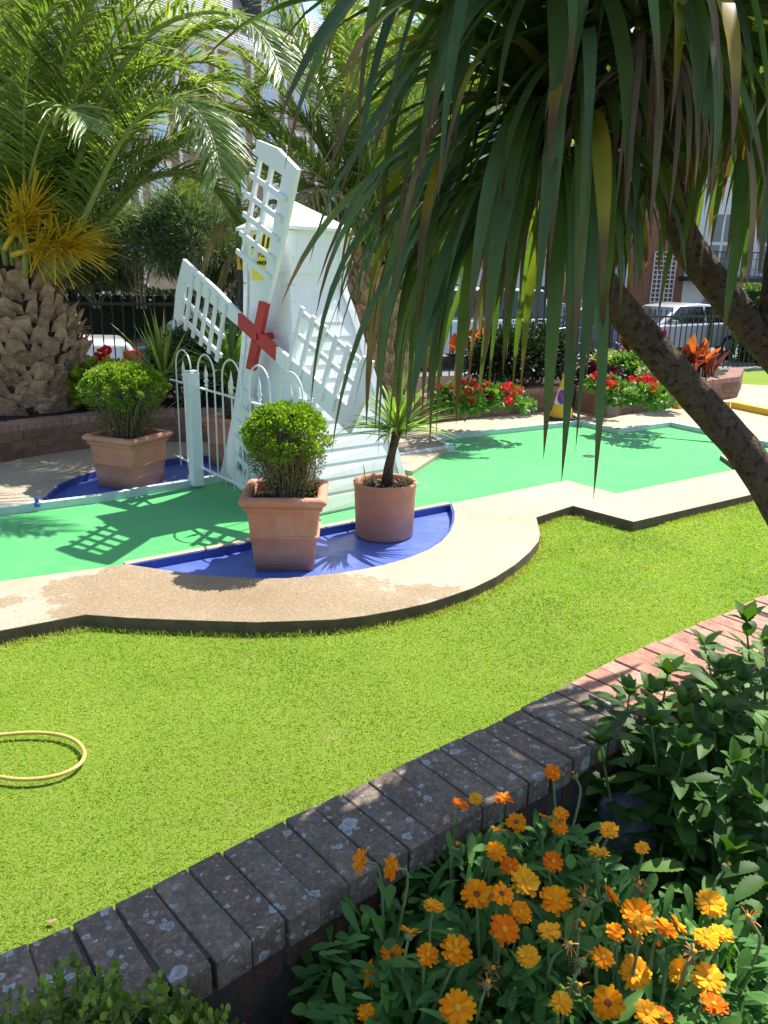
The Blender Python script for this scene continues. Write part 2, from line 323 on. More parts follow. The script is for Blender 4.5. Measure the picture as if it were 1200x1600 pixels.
def m_brick(name, c1, c2, lichen=0, dark=.3):
    m, nt, b = newmat(name); p = pos(nt); i = island(nt)
    c = mixc(nt, i, c1, c2)
    c = mixc(nt, ramp(nt, noise(nt, 28, 6, .7, p), [(.35, 0), (.7, 1)]), c, mixc(nt, 1.0, c, (.5, .5, .52), 'MULTIPLY'))
    c = mixc(nt, 1.0, c, ramp(nt, noise(nt, 150, 3, .7, p), [(.3, 1-dark), (.7, 1+dark)]), 'MULTIPLY')
    if lichen:
        c = mixc(nt, ramp(nt, noise(nt, 34, 8, .78, p), [(.42, 0), (.60, .78)]), c, (.10, .092, .078))
        c = mixc(nt, ramp(nt, noise(nt, 95, 5, .75, p), [(.54, 0), (.62, .6)]), c, (.30, .27, .22))
        c = mixc(nt, ramp(nt, noise(nt, 60, 5, .7, p), [(.58, 0), (.66, .6)]), c, (.24, .23, .19))
        dv = nt.nodes.new('ShaderNodeVectorMath'); dv.operation = 'ADD'; nt.links.new(p, dv.inputs[0])
        nz = nt.nodes.new('ShaderNodeTexNoise'); nz.inputs['Scale'].default_value = 50; nt.links.new(p, nz.inputs['Vector'])
        sc = nt.nodes.new('ShaderNodeVectorMath'); sc.operation = 'SCALE'; sc.inputs['Scale'].default_value = .022; nt.links.new(nz.outputs['Color'], sc.inputs[0]); nt.links.new(sc.outputs[0], dv.inputs[1])
        for scl, thr, sel in ((10, .13, .5), (24, .15, .45), (46, .17, .4)):
            v = nt.nodes.new('ShaderNodeTexVoronoi'); v.inputs['Scale'].default_value = scl; nt.links.new(dv.outputs[0], v.inputs['Vector'])
            sp = nt.nodes.new('ShaderNodeSeparateColor'); nt.links.new(v.outputs['Color'], sp.inputs[0])
            g = nt.nodes.new('ShaderNodeMath'); g.operation = 'GREATER_THAN'; g.inputs[1].default_value = sel; nt.links.new(sp.outputs[0], g.inputs[0])
            r_ = nt.nodes.new('ShaderNodeMath'); r_.operation = 'MULTIPLY'; nt.links.new(sp.outputs[1], r_.inputs[0]); r_.inputs[1].default_value = .14
            ls = nt.nodes.new('ShaderNodeMath'); ls.operation = 'SUBTRACT'; nt.links.new(v.outputs['Distance'], ls.inputs[0]); nt.links.new(r_.outputs[0], ls.inputs[1])
            e = ramp(nt, ls.outputs[0], [(thr-.03, 1), (thr, 0)])
            mu = nt.nodes.new('ShaderNodeMath'); mu.operation = 'MULTIPLY'; nt.links.new(e, mu.inputs[0]); nt.links.new(g.outputs[0], mu.inputs[1])
            lc = mixc(nt, ramp(nt, ls.outputs[0], [(0.0, 0), (thr, 1)]), (.25, .28, .27), (.44, .48, .47))
            lc = mixc(nt, 1.0, lc, ramp(nt, noise(nt, 130, 3, .7, p), [(.3, .6), (.7, 1.15)]), 'MULTIPLY')
            c = mixc(nt, mu.outputs[0], c, lc)
    nt.links.new(c, b.inputs['Base Color']); b.inputs['Roughness'].default_value = .9; b.inputs['Specular IOR Level'].default_value = .25
    bump(nt, b, noise(nt, 80, 6, .7, p), .7, .006); return m
M['brick_old'] = m_brick('lichen_brick', (.21, .14, .10), (.28, .21, .155), 1)
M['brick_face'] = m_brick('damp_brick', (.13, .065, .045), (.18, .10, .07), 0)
M['brick_pink'] = m_brick('pink_brick', (.46, .22, .155), (.55, .32, .24), 0, .15)
M['brick_planter'] = m_brick('planter_brick', (.20, .105, .07), (.30, .17, .12), 0)
M['brick_cap'] = m_brick('planter_cap_brick', (.36, .19, .14), (.45, .26, .20), 0, .2)
M['mortar'] = surf('mortar', (.16, .14, .12), (.22, .19, .16), 30, .95, .5, 80, .004, .1)
M['mortar_old'] = surf('old_mortar', (.06, .05, .042), (.10, .085, .07), 30, .95, .6, 80, .004, .1)
def m_lawn():
    m, nt, b = newmat('lawn_turf'); p = pos(nt)
    c = mixc(nt, ramp(nt, noise(nt, 1.4, 6, .65, p), [(.3, 0), (.7, 1)]), (.19, .28, .03), (.24, .32, .045))
    c = mixc(nt, ramp(nt, noise(nt, 140, 4, .7, p), [(.35, 0), (.65, 1)]), mixc(nt, 1.0, c, (.65, .7, .6), 'MULTIPLY'), c)
    c = mixc(nt, ramp(nt, noise(nt, 2.6, 6, .7, p), [(.60, 0), (.75, .7)]), c, (.34, .28, .11))
    nt.links.new(c, b.inputs['Base Color']); b.inputs['Roughness'].default_value = .95; b.inputs['Specular IOR Level'].default_value = .15
    bump(nt, b, noise(nt, 160, 5, .7, p), .9, .01); return m
M['lawn'] = m_lawn()
def m_grass():
    m, nt, b = newmat('grass_blade'); p = pos(nt); i = island(nt)
    c = ramp(nt, i, [(0, (.23, .35, .026)), (.5, (.295, .41, .036)), (.92, (.365, .465, .06)), (1, (.54, .48, .22))])
    c = mixc(nt, ramp(nt, noise(nt, 2.4, 6, .7, p), [(.55, 0), (.75, .75)]), c, (.50, .44, .17))
    c = mixc(nt, ramp(nt, noise(nt, .9, 5, .65, p, .8), [(.42, .75), (.58, 0)]), c, mixc(nt, 1.0, c, (.66, .84, .6), 'MULTIPLY'))
    c = mixc(nt, 1.0, c, ramp(nt, noise(nt, 1.0, 4, .6, p), [(.3, .74), (.7, 1.28)]), 'MULTIPLY')
    nt.links.new(c, b.inputs['Base Color']); b.inputs['Roughness'].default_value = .5; b.inputs['Specular IOR Level'].default_value = .25
    tr = nt.nodes.new('ShaderNodeBsdfTranslucent'); nt.links.new(mixc(nt, 1.0, c, (1.35, 1.45, .5), 'MULTIPLY'), tr.inputs[0])
    ms = nt.nodes.new('ShaderNodeMixShader'); ms.inputs[0].default_value = .5
    nt.links.new(b.outputs[0], ms.inputs[1]); nt.links.new(tr.outputs[0], ms.inputs[2]); nt.links.new(ms.outputs[0], nt.nodes['Material Output'].inputs[0]); return m
M['grass'] = m_grass()
M['box_leaf'] = leafmat('box_leaf', [(0, (.10, .19, .018)), (.45, (.18, .31, .03)), (.85, (.28, .42, .05)), (.97, (.40, .46, .08)), (1, (.42, .24, .05))], .3, .35)
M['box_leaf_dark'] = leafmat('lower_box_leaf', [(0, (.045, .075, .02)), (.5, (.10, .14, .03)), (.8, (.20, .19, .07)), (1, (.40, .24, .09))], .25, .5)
M['low_box_leaf'] = leafmat('low_box_leaf', [(0, (.05, .10, .014)), (.5, (.10, .18, .02)), (.85, (.17, .27, .035)), (1, (.30, .34, .06))], .3, .45, spec=.3)
M['twig'] = surf('twig', (.27, .20, .14), (.17, .12, .08), 40, .9, .3, 90, .003)
M['palm_leaf'] = leafmat('palm_leaflet', [(0, (.10, .17, .035)), (.5, (.165, .25, .055)), (.85, (.25, .32, .09)), (1, (.38, .38, .16))], .38, .36, tip=((.36, .28, .12), .98), spec=.6)
M['palm_leaf_dry'] = leafmat('dry_palm_leaflet', [(0, (.22, .17, .09)), (1, (.36, .30, .17))], .2, .6)
M['rachis'] = surf('frond_stalk', (.20, .26, .07), (.27, .30, .10), 8, .5, .1, 40, .002)
M['spray'] = leafmat('palm_flower_strand', [(0, (.70, .48, .03)), (.6, (.85, .60, .05)), (1, (.60, .52, .07))], .25, .5, tcol=(1.2, 1, .4))
M['spray_green'] = leafmat('green_palm_flower_strand', [(0, (.25, .28, .04)), (1, (.42, .38, .06))], .25, .5, tcol=(1.2, 1.1, .4))
M['cord_leaf'] = leafmat('cordyline_leaf', [(0, (.055, .10, .04)), (.55, (.085, .145, .05)), (.8, (.12, .18, .045)), (.88, (.16, .19, .03)), (.90, (.30, .25, .035)), (.95, (.36, .24, .03)), (.97, (.20, .13, .06)), (1, (.26, .20, .14))], .34, .42, tip=((.15, .08, .045), .90), spec=.32, tcol=(1.5, 1.7, .4))
M['thatch'] = leafmat('dead_leaf', [(0, (.10, .07, .045)), (.6, (.22, .16, .11)), (1, (.36, .29, .22))], .2, .7)
M['yucca_leaf'] = leafmat('variegated_spike_leaf', [(0, (.16, .27, .03)), (.6, (.25, .36, .05)), (1, (.42, .46, .16))], .4, .4)
M['pot_palm_leaf'] = leafmat('pot_palm_leaf', [(0, (.09, .20, .025)), (.6, (.15, .28, .04)), (.85, (.28, .36, .10)), (1, (.48, .50, .26))], .4, .4)
M['cord_dark'] = leafmat('spike_leaf', [(0, (.06, .12, .03)), (.7, (.12, .20, .045)), (1, (.20, .26, .07))], .35, .4)
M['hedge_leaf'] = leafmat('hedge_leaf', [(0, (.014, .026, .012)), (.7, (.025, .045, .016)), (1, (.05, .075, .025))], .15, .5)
M['pine_leaf'] = leafmat('shrub_needle', [(0, (.055, .095, .035)), (.6, (.10, .155, .06)), (1, (.17, .22, .09))], .3, .5)
M['bed_leaf'] = leafmat('bedding_leaf', [(0, (.05, .12, .02)), (.6, (.10, .20, .03)), (1, (.18, .30, .05))], .35, .45)
M['bright_leaf'] = leafmat('bright_round_leaf', [(0, (.18, .30, .02)), (1, (.34, .44, .05))], .45, .5)
M['pale_leaf'] = leafmat('pale_bedding_leaf', [(0, (.16, .24, .09)), (1, (.40, .46, .22))], .3, .5)
M['purple_leaf'] = leafmat('dark_purple_leaf', [(0, (.035, .008, .015)), (1, (.08, .015, .03))], .2, .4, tcol=(1.5, .6, .6))
M['canna_leaf'] = leafmat('canna_leaf', [(0, (.06, .018, .015)), (.4, (.20, .055, .02)), (.7, (.50, .15, .03)), (1, (.62, .27, .05))], .45, .4, tcol=(1.6, .9, .4))
M['red_petal'] = leafmat('red_petal', [(0, (.55, .01, .02)), (1, (.75, .03, .04))], .3, .5, tcol=(1.3, .6, .6))
M['pink_petal'] = leafmat('pink_petal', [(0, (.55, .06, .14)), (1, (.65, .15, .22))], .3, .5, tcol=(1.2, .8, .9))
M['yellow_petal'] = leafmat('yellow_petal', [(0, (.75, .38, .02)), (1, (.85, .50, .04))], .3, .5, tcol=(1.2, .9, .5))
M['orange_petal'] = leafmat('calendula_petal', [(0, (.95, .27, .002)), (.6, (1.0, .36, .004)), (1, (1.0, .46, .01))], .35, .6, tcol=(1.0, .9, .3), spec=.12)
M['deep_petal'] = leafmat('deep_orange_petal', [(0, (.85, .17, .002)), (1, (1.0, .28, .004))], .35, .6, tcol=(1.0, .9, .3), spec=.12)
M['yellow_orange_petal'] = leafmat('yellow_orange_petal', [(0, (1.0, .42, .01)), (1, (1.0, .56, .03))], .35, .6, tcol=(1.0, .9, .3), spec=.12)
M['disc_orange'] = surf('flower_centre', (.85, .42, .02), (.7, .28, .015), 300, .8, .8, 500, .002)
M['disc_brown'] = surf('dark_flower_centre', (.14, .045, .015), (.22, .08, .02), 300, .8, .8, 500, .002)
M['wilt'] = leafmat('wilted_petal', [(0, (.42, .09, .03)), (1, (.58, .22, .06))], .2, .6, tcol=(1.2, .8, .5))
M['cal_leaf'] = leafmat('calendula_leaf', [(0, (.05, .14, .03)), (.7, (.085, .21, .045)), (1, (.14, .30, .06))], .3, .6, spec=.25)
M['cal_stem'] = surf('calendula_stem', (.12, .20, .06), (.16, .24, .09), 30, .6, 0)
M['helio_leaf'] = leafmat('serrated_leaf', [(0, (.035, .09, .014)), (.6, (.06, .145, .022)), (1, (.11, .22, .035))], .32, .55, spec=.28)
# ------------------------------------------------------------------ setting: ground
gnd = mk('ground', [(-500, -300, -.46), (500, -300, -.46), (500, 900, -.46), (-500, 900, -.46)], np.array([[0, 1, 2, 3]]), M['asphalt']); tag(gnd, kind='structure')
ZL, ZC = -.030, .04           # lawn level, concrete level (green felt = 0)
def g2(x, y, z): return tuple(G(x, y, z)[:2])
RAIL_A = np.array([-7.5, 8.9]); RAIL_M = G(100, 620, -.04)[:2]*0+np.array([-4.3, 10.4]); RAIL_B = np.array([7.2, 15.8]); RAIL_C = np.array([16, 19.9])
lw = MB(); lw.prism([(-14, -3), (18, -3), (20, 21.8), tuple(RAIL_B+[0, .15]), tuple(RAIL_M+[0, .15]), (-14, 5.9)], -.45, ZL)
tag(lw.build('lawn', M['lawn']), kind='structure')
outer = [(-260, 1090), (0, 985), (133, 960), (200, 965), (270, 968), (400, 972), (520, 968), (570, 962), (620, 953), (665, 943), (700, 932), (740, 918), (775, 901), (805, 882), (828, 862), (842, 845), (844, 832), (841, 820), (838, 808), (895, 790), (990, 815), (1185, 770), (1330, 742)]
inner = [(1330, 708), (1125, 711), (1155, 732), (962, 771), (885, 750), (705, 786), (710, 800), (709, 815), (703, 830), (690, 845), (668, 859), (635, 872), (600, 882), (560, 890), (520, 896), (470, 901), (430, 903), (400, 903), (350, 900), (300, 896), (250, 889), (197, 881), (0, 908), (-260, 946)]
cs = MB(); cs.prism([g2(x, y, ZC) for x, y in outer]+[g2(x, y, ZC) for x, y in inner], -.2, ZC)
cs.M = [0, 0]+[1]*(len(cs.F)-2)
M['dirty_shaded_edge'] = surf('dirty_shaded_concrete_edge', (.085, .065, .04), (.14, .11, .07), 12, .9, .5)  # side faces: dirt plus shade from facing away from the sun, painted in
tag(bevel(cs.build('paving', [M['concrete'], M['dirty_shaded_edge']]), .005), kind='structure')
# green felt sheet under/inside (kerb top hides its near edge)
felt = [(-260, 970), (0, 915), (200, 888), (705, 794), (885, 757), (962, 778), (1165, 733), (1135, 712), (1330, 708)]
feltfar = [(1330, 712), (1200, 699), (1047, 667), (965, 678), (904, 665), (675, 690), (702, 706), (630, 718), (345, 753), (154, 786), (0, 806), (-260, 840)]
fs = MB(); fs.prism([g2(x, y, 0) for x, y in felt]+[g2(x, y, 0) for x, y in feltfar], -.035, 0.0)
tag(fs.build('putting_green', M['felt']), kind='structure')
# back paving
back = [g2(x, y, 0) for x, y in feltfar][::-1]
bl = MB()
bo = 0.03
pool_back = [(57, 789), (70, 775), (92, 756), (120, 744), (150, 735), (190, 727), (230, 721), (290, 713), (345, 711), (375, 715)]
pb = [g2(x, y, ZC) for x, y in pool_back]
left_in = [g2(-260, 840, 0), g2(0, 806, 0), g2(50, 800, 0)]
kt = []
poly = [(p[0], p[1]+.03) for p in left_in]+pb+[(-.7, 6.95), (-.3, 6.6), (.23, 6.45)]+[(p[0]+.0, p[1]+.03) for p in [g2(x, y, 0) for x, y in [(702, 706), (675, 690), (904, 665), (965, 678), (1047, 667), (1200, 699), (1330, 712)]]]
far_b = [g2(1600, 660, ZC), g2(1300, 600, ZC), (6.6, 12.6), (4.5, 13.0), (1, 11.4), (-2, 9.6), (-4.2, 8.8), (-7, 7.4), (-7, 5.2)]
bl.prism(poly+far_b, -.2, ZC)
tag(bevel(bl.build('paving', M['concrete']), .006), kind='structure')
# pools
def pool(name, px, z):
    b = MB(); b.prism([g2(x, y, z) for x, y in px], -.038, z); return tag(b.build(name, M['blue']), kind='structure')
pool('pool_floor', [(190, 884), (705, 792), (718, 800), (712, 835), (670, 868), (600, 893), (520, 906), (400, 913), (300, 906)], -.015)
pool('pool_floor', [(40, 796), (60, 765), (110, 735), (230, 712), (380, 700), (420, 742), (345, 752)], -.015)
# blue painted inner lips of the pools
def strip(pts, z0, z1, th, mat, name, parent=None, closed=False, side=1):
    P = [np.array(p[:2], float) for p in pts]; b = MB()
    for a, c in zip(P[:-1], P[1:]):
        d = nrm(c-a); n = np.array([-d[1], d[0]])*side
        b.prism([a, c, c+n*th, a+n*th], z0, z1)
    return b.build(name, mat, parent)
pin = [np.array(g2(x, y, ZC)) for x, y in inner[5:22]]
tag(strip(pin, -.02, ZC-.006, .012, M['pool_edge'], 'pool_lip', side=-1), kind='structure')
tag(strip([np.array(p) for p in pb], -.02, ZC-.004, .012, M['pool_edge'], 'pool_lip', side=-1), kind='structure')
# concrete kerb between felt and front pool, white kerbs along the far sides
A = np.array(g2(197, 881, ZC)); B = np.array(g2(705, 786, ZC)); d = nrm(B-A); n = np.array([-d[1], d[0]])
k = MB(); k.prism([A, B, B+n*.05, A+n*.05], -.02, ZC-.003); k.m = 1; k.prism([A+d*.02-n*.01, B-d*.01-n*.01, B-d*.01, A+d*.02], -.02, ZC-.008)
tag(k.build('kerb', [M['concrete'], M['pool_edge']]), kind='structure')
k = MB()
fk = [g2(x, y, 0) for x, y in feltfar]
for a, b_ in list(zip(fk[:-1], fk[1:])):
    a = np.array(a); b_ = np.array(b_); d = nrm(b_-a); n = np.array([-d[1], d[0]])
    if n[1] < 0 and abs(n[1]) > .2: n = -n
    if a[0] < .3 and a[0] > -1.3 and b_[0] < .1: a = a
    k.prism([a-d*.005, b_+d*.005, b_+n*.05, a+n*.05], -.02, ZC+.014)
tag(k.build('kerb', M['white_board']), kind='structure')
# cup
cu = MB(); c = G(920, 713, 0); cu.lathe([(.056, .004), (.05, .006), (.048, .002), (.0, .002)], (c[0], c[1], 0), 24)
tag(cu.build('golf_cup', M['rubber']), 'black round cup sunk into the green putting felt', 'golf hole')
# right-hand back lawn, path and yellow kerb
yk = [G(1330, 685, 0), G(1240, 663, 0), G(1200, 655, 0), G(1140, 642, 0), G(1090, 640, 0), G(1060, 644, 0)]
b = MB()
for a, c in zip(yk[:-1], yk[1:]):
    a = a[:2]; c = c[:2]; d = nrm(c-a); n = np.array([-d[1], d[0]])*-1
    b.prism([a, c, c+n*.10, a+n*.10], ZC-.02, .12)
tag(bevel(b.build('yellow_kerb', M['yellow']), .01), 'yellow painted kerb edging the path behind the leaning trunk', 'kerb')
# ------------------------------------------------------------------ grass blades
def inside(px, py, poly):
    poly = np.asarray(poly); x0, y0 = poly[:, 0], poly[:, 1]; x1, y1 = np.roll(x0, -1), np.roll(y0, -1)
    r = np.zeros(len(px), bool)
    for a, b_, c, d_ in zip(x0, y0, x1, y1):
        cond = ((b_ > py) != (d_ > py)); xi = (c-a)*(py-b_)/(d_-b_+1e-12)+a; r ^= cond & (px < xi)
    return r
OUT = [g2(x, y, ZC) for x, y in outer]
lawn_poly = OUT+[(7, 5.8), (7, 2), (1.5, 1.9), (0, 1.2), (-2.6, .9), (-3.4, 2)]
N_ = 560000
gy = 1.1+(RNG.random(N_)**1.5)*5.6; gx = RNG.uniform(-3.2, 5.0, N_)
vis = (np.abs(gx) < gy*.56+.25) & inside(gx, gy, lawn_poly)
wl = (gy-1.28) > (gx+.75)*.50
gx, gy = gx[vis & wl], gy[vis & wl]; n = len(gx)
P = np.stack([gx, gy, np.full(n, ZL)], 1); D = nrm(np.stack([RNG.normal(0, .75, n), RNG.normal(0, .75, n), np.ones(n)], 1))
far = np.clip((gy-2)/4, 0, 1)
V, F, T = leaves(P, D, RNG.uniform(.009, .022, n), RNG.uniform(.0017, .0030, n)*(1+1.6*far), [(0, 1), (.55, .8), (1, .1)], droop=RNG.uniform(0, .7, n), roll=RNG.uniform(-1.5, 1.5, n))
tag(mk('grass', V, F, M['grass']), 'short mown grass of the sunlit lawn', 'grass', kind='stuff')
# dry fringe of longer blades along the concrete edge
EP = smooth_poly([np.array(p) for p in OUT], 1); ed = []
for a, b_ in zip(EP[:-1], EP[1:]):
    l_ = np.linalg.norm(b_-a); k_ = int(l_*1500); t_ = RNG.random(k_)[:, None]; d_ = nrm(b_-a); n_ = np.array([d_[1], -d_[0]]); ed.append(a+(b_-a)*t_+n_*(np.abs(RNG.normal(.004, .016, k_)))[:, None])
ed = np.concatenate(ed); n = len(ed)
P = np.stack([ed[:, 0], ed[:, 1], np.full(n, ZL)], 1); D = nrm(np.stack([RNG.normal(0, .5, n), RNG.normal(0, .5, n), np.ones(n)], 1))
V, F, T = leaves(P, D, RNG.uniform(.016, .042, n), RNG.uniform(.002, .0036, n), [(0, 1), (.55, .8), (1, .1)], droop=RNG.uniform(0, .6, n), roll=RNG.uniform(-1.5, 1.5, n))
M['dry_grass'] = leafmat('dry_grass_blade', [(0, (.22, .33, .03)), (.45, (.36, .42, .07)), (.75, (.52, .46, .18)), (1, (.60, .50, .28))], .4, .6, spec=.2)
tag(mk('grass', V, F, M['dry_grass'], attrs={'t': T}), 'straw coloured fringe of grass along the concrete kerb', 'grass', kind='stuff')
# blown leaf crumbs on the concrete and the felt
lm = MB(); RD = np.random.default_rng(55)
for i in range(420):
    px, py = RD.uniform(0, 1200), RD.uniform(660, 985); q = G(px, py, ZC)
    on_c = inside(np.array([q[0]]), np.array([q[1]]), [g2(x, y, ZC) for x, y in outer]+[g2(x, y, ZC) for x, y in inner])[0]
    q0 = G(px, py, 0); on_f = inside(np.array([q0[0]]), np.array([q0[1]]), [g2(x, y, 0) for x, y in felt]+[g2(x, y, 0) for x, y in feltfar])[0]
    if on_c: z = ZC
    elif on_f and RD.random() < .6: q = q0; z = 0
    else: continue
    r_ = RD.uniform(.002, .007); a = RD.uniform(0, 6.28); u_ = np.array([math.cos(a), math.sin(a), RD.uniform(-.2, .3)]); v_ = np.array([-math.sin(a), math.cos(a), RD.uniform(-.2, .3)])*RD.uniform(.3, .7); c = np.array([q[0], q[1], z+.003])
    lm.plate([c-u_*r_, c-v_*r_, c+u_*r_, c+v_*r_], (0, 0, 1), .0008)
tag(lm.build('leaf_litter', surf('leaf_crumb', (.32, .24, .14), (.60, .54, .42), 300, .9, 0)), 'tiny dry leaf crumbs blown over the kerb and green', 'leaf litter', kind='stuff')
# ------------------------------------------------------------------ brick walls
def brick_course(mb, poly, z0, h, L, depth, gap=.009, offset=0.0, jit=.002, tilt=0.0):
    """bricks laid along a polyline (2d); depth goes to the left of travel"""
    P = [np.array(p, float)[:2] for p in poly]; seg = [np.linalg.norm(b-a) for a, b in zip(P[:-1], P[1:])]; tot = sum(seg)
    def at(s):
        s = min(max(s, 0), tot-1e-6)
        for a, b, l in zip(P[:-1], P[1:], seg):
            if s <= l: return a+(b-a)*s/l, nrm(b-a)
            s -= l
        return P[-1], nrm(P[-1]-P[-2])
    s = -offset
    while s < tot:
        a = max(s+gap/2, 0); e = min(s+L-gap/2, tot)
        if e-a > .02:
            (p, _), (q, _) = at(a), at(e); d = nrm(q-p); nn = np.array([-d[1], d[0]]); j = RNG.normal(0, jit, 4)
            c = (p+q)/2+nn*(depth/2+j[0]); ll = np.linalg.norm(q-p)
            ax = [np.array([d[0], d[1], 0]), np.array([nn[0], nn[1], 0]), np.array([0, 0, 1.0])]
            an = RNG.normal(0, tilt); 
            ax0 = ax[0]*math.cos(an)+ax[1]*math.sin(an); ax1 = ax[1]*math.cos(an)-ax[0]*math.sin(an)
            tz = RNG.normal(0, tilt); ax0 = nrm(ax0+ax[2]*tz); ax2 = np.cross(ax0, ax1)
            mb.box([c[0], c[1], z0+h/2+j[2]], (ll, depth, h-gap), [ax0, ax1, ax2])
        s += L
def planter_wall(name, poly, z0, courses, label, depth=.10, cap=True, parent=None):
    root = empty(name, (poly[0][0], poly[0][1], z0), label, 'brick wall')
    mb = MB(); hh = .075
    for i in range(courses):
        brick_course(mb, poly, z0+i*hh, hh, .225, depth, offset=.11*(i % 2))
    bevel(mb.build('wall', M['brick_planter'], root), .003, 1)
    mb = MB(); brick_course(mb, poly, z0+courses*hh, .075 if cap else .075, .078, depth+.10, tilt=.01)
    bevel(mb.build('coping', M['brick_cap'], root), .004, 1)
    mo = MB()
    P = [np.array(p[:2], float) for p in poly]
    for a, b_ in zip(P[:-1], P[1:]):
        d = nrm(b_-a); n = np.array([-d[1], d[0]]); mo.prism([a+n*.006, b_+n*.006, b_+n*(depth+.09), a+n*(depth+.09)], z0, z0+courses*hh+.068)
    mo.build('mortar', M['mortar'], root); return root
# foreground wall
ZW = .52
farE = [(-160, 1565), (-60, 1517), (0, 1489), (107, 1445), (172, 1415), (300, 1350), (400, 1300), (500, 1253), (600, 1204), (700, 1160), (790, 1119), (900, 1060), (985, 1018), (1060, 985), (1125, 960), (1180, 935), (1260, 905), (1340, 880)]
FE = [G(x, y, ZW)[:2] for x, y in farE]
FE = smooth_poly(FE)
FEr = FE[::-1]       # travel right->left so depth goes to near side
wroot = empty('brick_wall', (FE[0][0], FE[0][1], -.04), 'curved low brick wall with lichen spotted coping beside the lawn', 'brick wall')
cop = MB(); brick_course(cop, FEr, ZW-.066, .066, .0725, .225, gap=.0045, tilt=.008, jit=.0018)
nb = len(cop.F)//6; newb = int(1.75/.0725)
cop.M = [1 if (i//6) < newb else 0 for i in range(len(cop.F))]
o = cop.build('coping', [M['brick_old'], M['brick_pink']], wroot); bevel(o, .0026, 2)
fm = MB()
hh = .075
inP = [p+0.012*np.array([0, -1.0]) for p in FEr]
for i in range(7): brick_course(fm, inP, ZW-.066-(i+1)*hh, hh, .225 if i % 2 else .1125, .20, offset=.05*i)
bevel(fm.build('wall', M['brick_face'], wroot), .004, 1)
mm = MB()
for a, b_ in zip(FEr[:-1], FEr[1:]):
    d = nrm(b_-a); n = np.array([-d[1], d[0]]); mm.prism([a+n*.012, b_+n*.012, b_+n*.207, a+n*.207], -.04, ZW-.0055)
mm.build('mortar', M['mortar_old'], wroot)
# bed soil and near path
sb = MB(); nearE = []
for a, b_ in zip(FEr[:-1], FEr[1:]):
    d = nrm(b_-a); n = np.array([-d[1], d[0]]); nearE.append(a+n*.1)
ZB = .10
sb.prism([tuple(p) for p in nearE]+[(-2.2, .2), (-.6, .55), (.25, .75), (.62, .78), (1.05, .80), (3.4, 1.2)], -.04, ZB)
tag(sb.build('flower_bed', M['soil']), kind='structure')
pt = MB(); pt.prism([(-3, -3), (5, -3), (5, 1.1), (1.1, .775), (.62, .76), (-2.2, .1)], -.2, .085)
tag(pt.build('path', M['path']), kind='structure')
# ------------------------------------------------------------------ windmill
TH = math.radians(41); RV = np.array([math.cos(TH), math.sin(TH)]); LV = np.array([-math.sin(TH), math.cos(TH)])
CB = np.array([-.564, 6.006]); CT = np.array([-.684, 5.992]); ZE, ZBk = 1.883, 1.52
def corner(i, j, z):
    top = CT+RV*.234*i+LV*.283*j; bot = CB+RV*.4373*i+LV*.6474*j
    if z >= ZBk: xy = top
    else:
        s = (ZBk-z)/ZBk
        if j < 0 and i > 0: k = s**.92
        elif i > 0: k = s**.8
        elif j < 0: k = s**1.35
        else: k = s**1.7
        xy = top+(bot-top)*k
    return np.array([xy[0], xy[1], z])
mill = empty('windmill', (CB[0], CB[1], 0), 'white boarded toy windmill with lattice sails crossed in red over the green', 'windmill')
zl = [0.0, .13, .225, .32, .415, .51, .605, .70, .795, .89, .985, 1.08, 1.175, 1.27, 1.40, ZBk, 1.60, ZE]
keep = {1.40: 0, ZBk: 0}
body = MB()
for (i0, j0, i1, j1) in ((-1, -1, 1, -1), (1, -1, 1, 1), (1, 1, -1, 1), (-1, 1, -1, -1)):
    for a, b_ in zip(zl[:-1], zl[1:]):
        p = [corner(i0, j0, a), corner(i1, j1, a), corner(i1, j1, b_), corner(i0, j0, b_)]
        n_ = nrm(np.cross(p[1]-p[0], p[3]-p[0]))
        lap = .007 if a not in (1.40, ZBk) else 0.0
        if a == 1.27: lap = .004
        off = n_*lap
        V = [p[0]+off, p[1]+off, p[2]+n_*.0005, p[3]+n_*.0005, p[0], p[1]]
        body.add(V, [(0, 1, 2, 3), (4, 5, 1, 0)] if lap else [(0, 1, 2, 3)])
body.build('body', M['mill'], mill)
for (i, j) in ((-1, -1), (1, -1), (1, 1), (-1, 1)):
    tr = MB()
    for z0, z1 in [(0.005, .15), (.15, .3), (.3, .5), (.5, .7), (.7, .9), (.9, 1.1), (1.1, 1.3), (1.3, ZBk-.004), (ZBk+.004, ZE-.01)]:
        a = corner(i, j, z0); b_ = corner(i, j, z1)
        for (ii, jj) in ((-i, j), (i, -j)):
            c0 = corner(ii, jj, z0); c1 = corner(ii, jj, z1)
            wd = .045 if z0 > .9 else .05
            q0 = a+nrm(c0-a)*wd; q1 = b_+nrm(c1-b_)*wd
            n_ = nrm(np.cross(q0-a, b_-a)); cc = (a+c0)/2-np.array([CB[0], CB[1], a[2]])
            if np.dot(n_, cc) < 0: n_ = -n_
            tr.m = 0; tr.plate([a+n_*.003-nrm(c0-a)*.006, q0+n_*.003, q1+n_*.003, b_+n_*.003-nrm(c1-b_)*.006], n_, .012)
            if z0 > .4:
                tr.m = 1; u_ = nrm(q0-a); tr.box((a+q0+q1+b_)/4+n_*.0165, (.007, .007, .004), [u_, np.cross(n_, u_), n_])
    tr.build('corner_trim', [M['mill'], M['steel']], mill)
sk = MB()
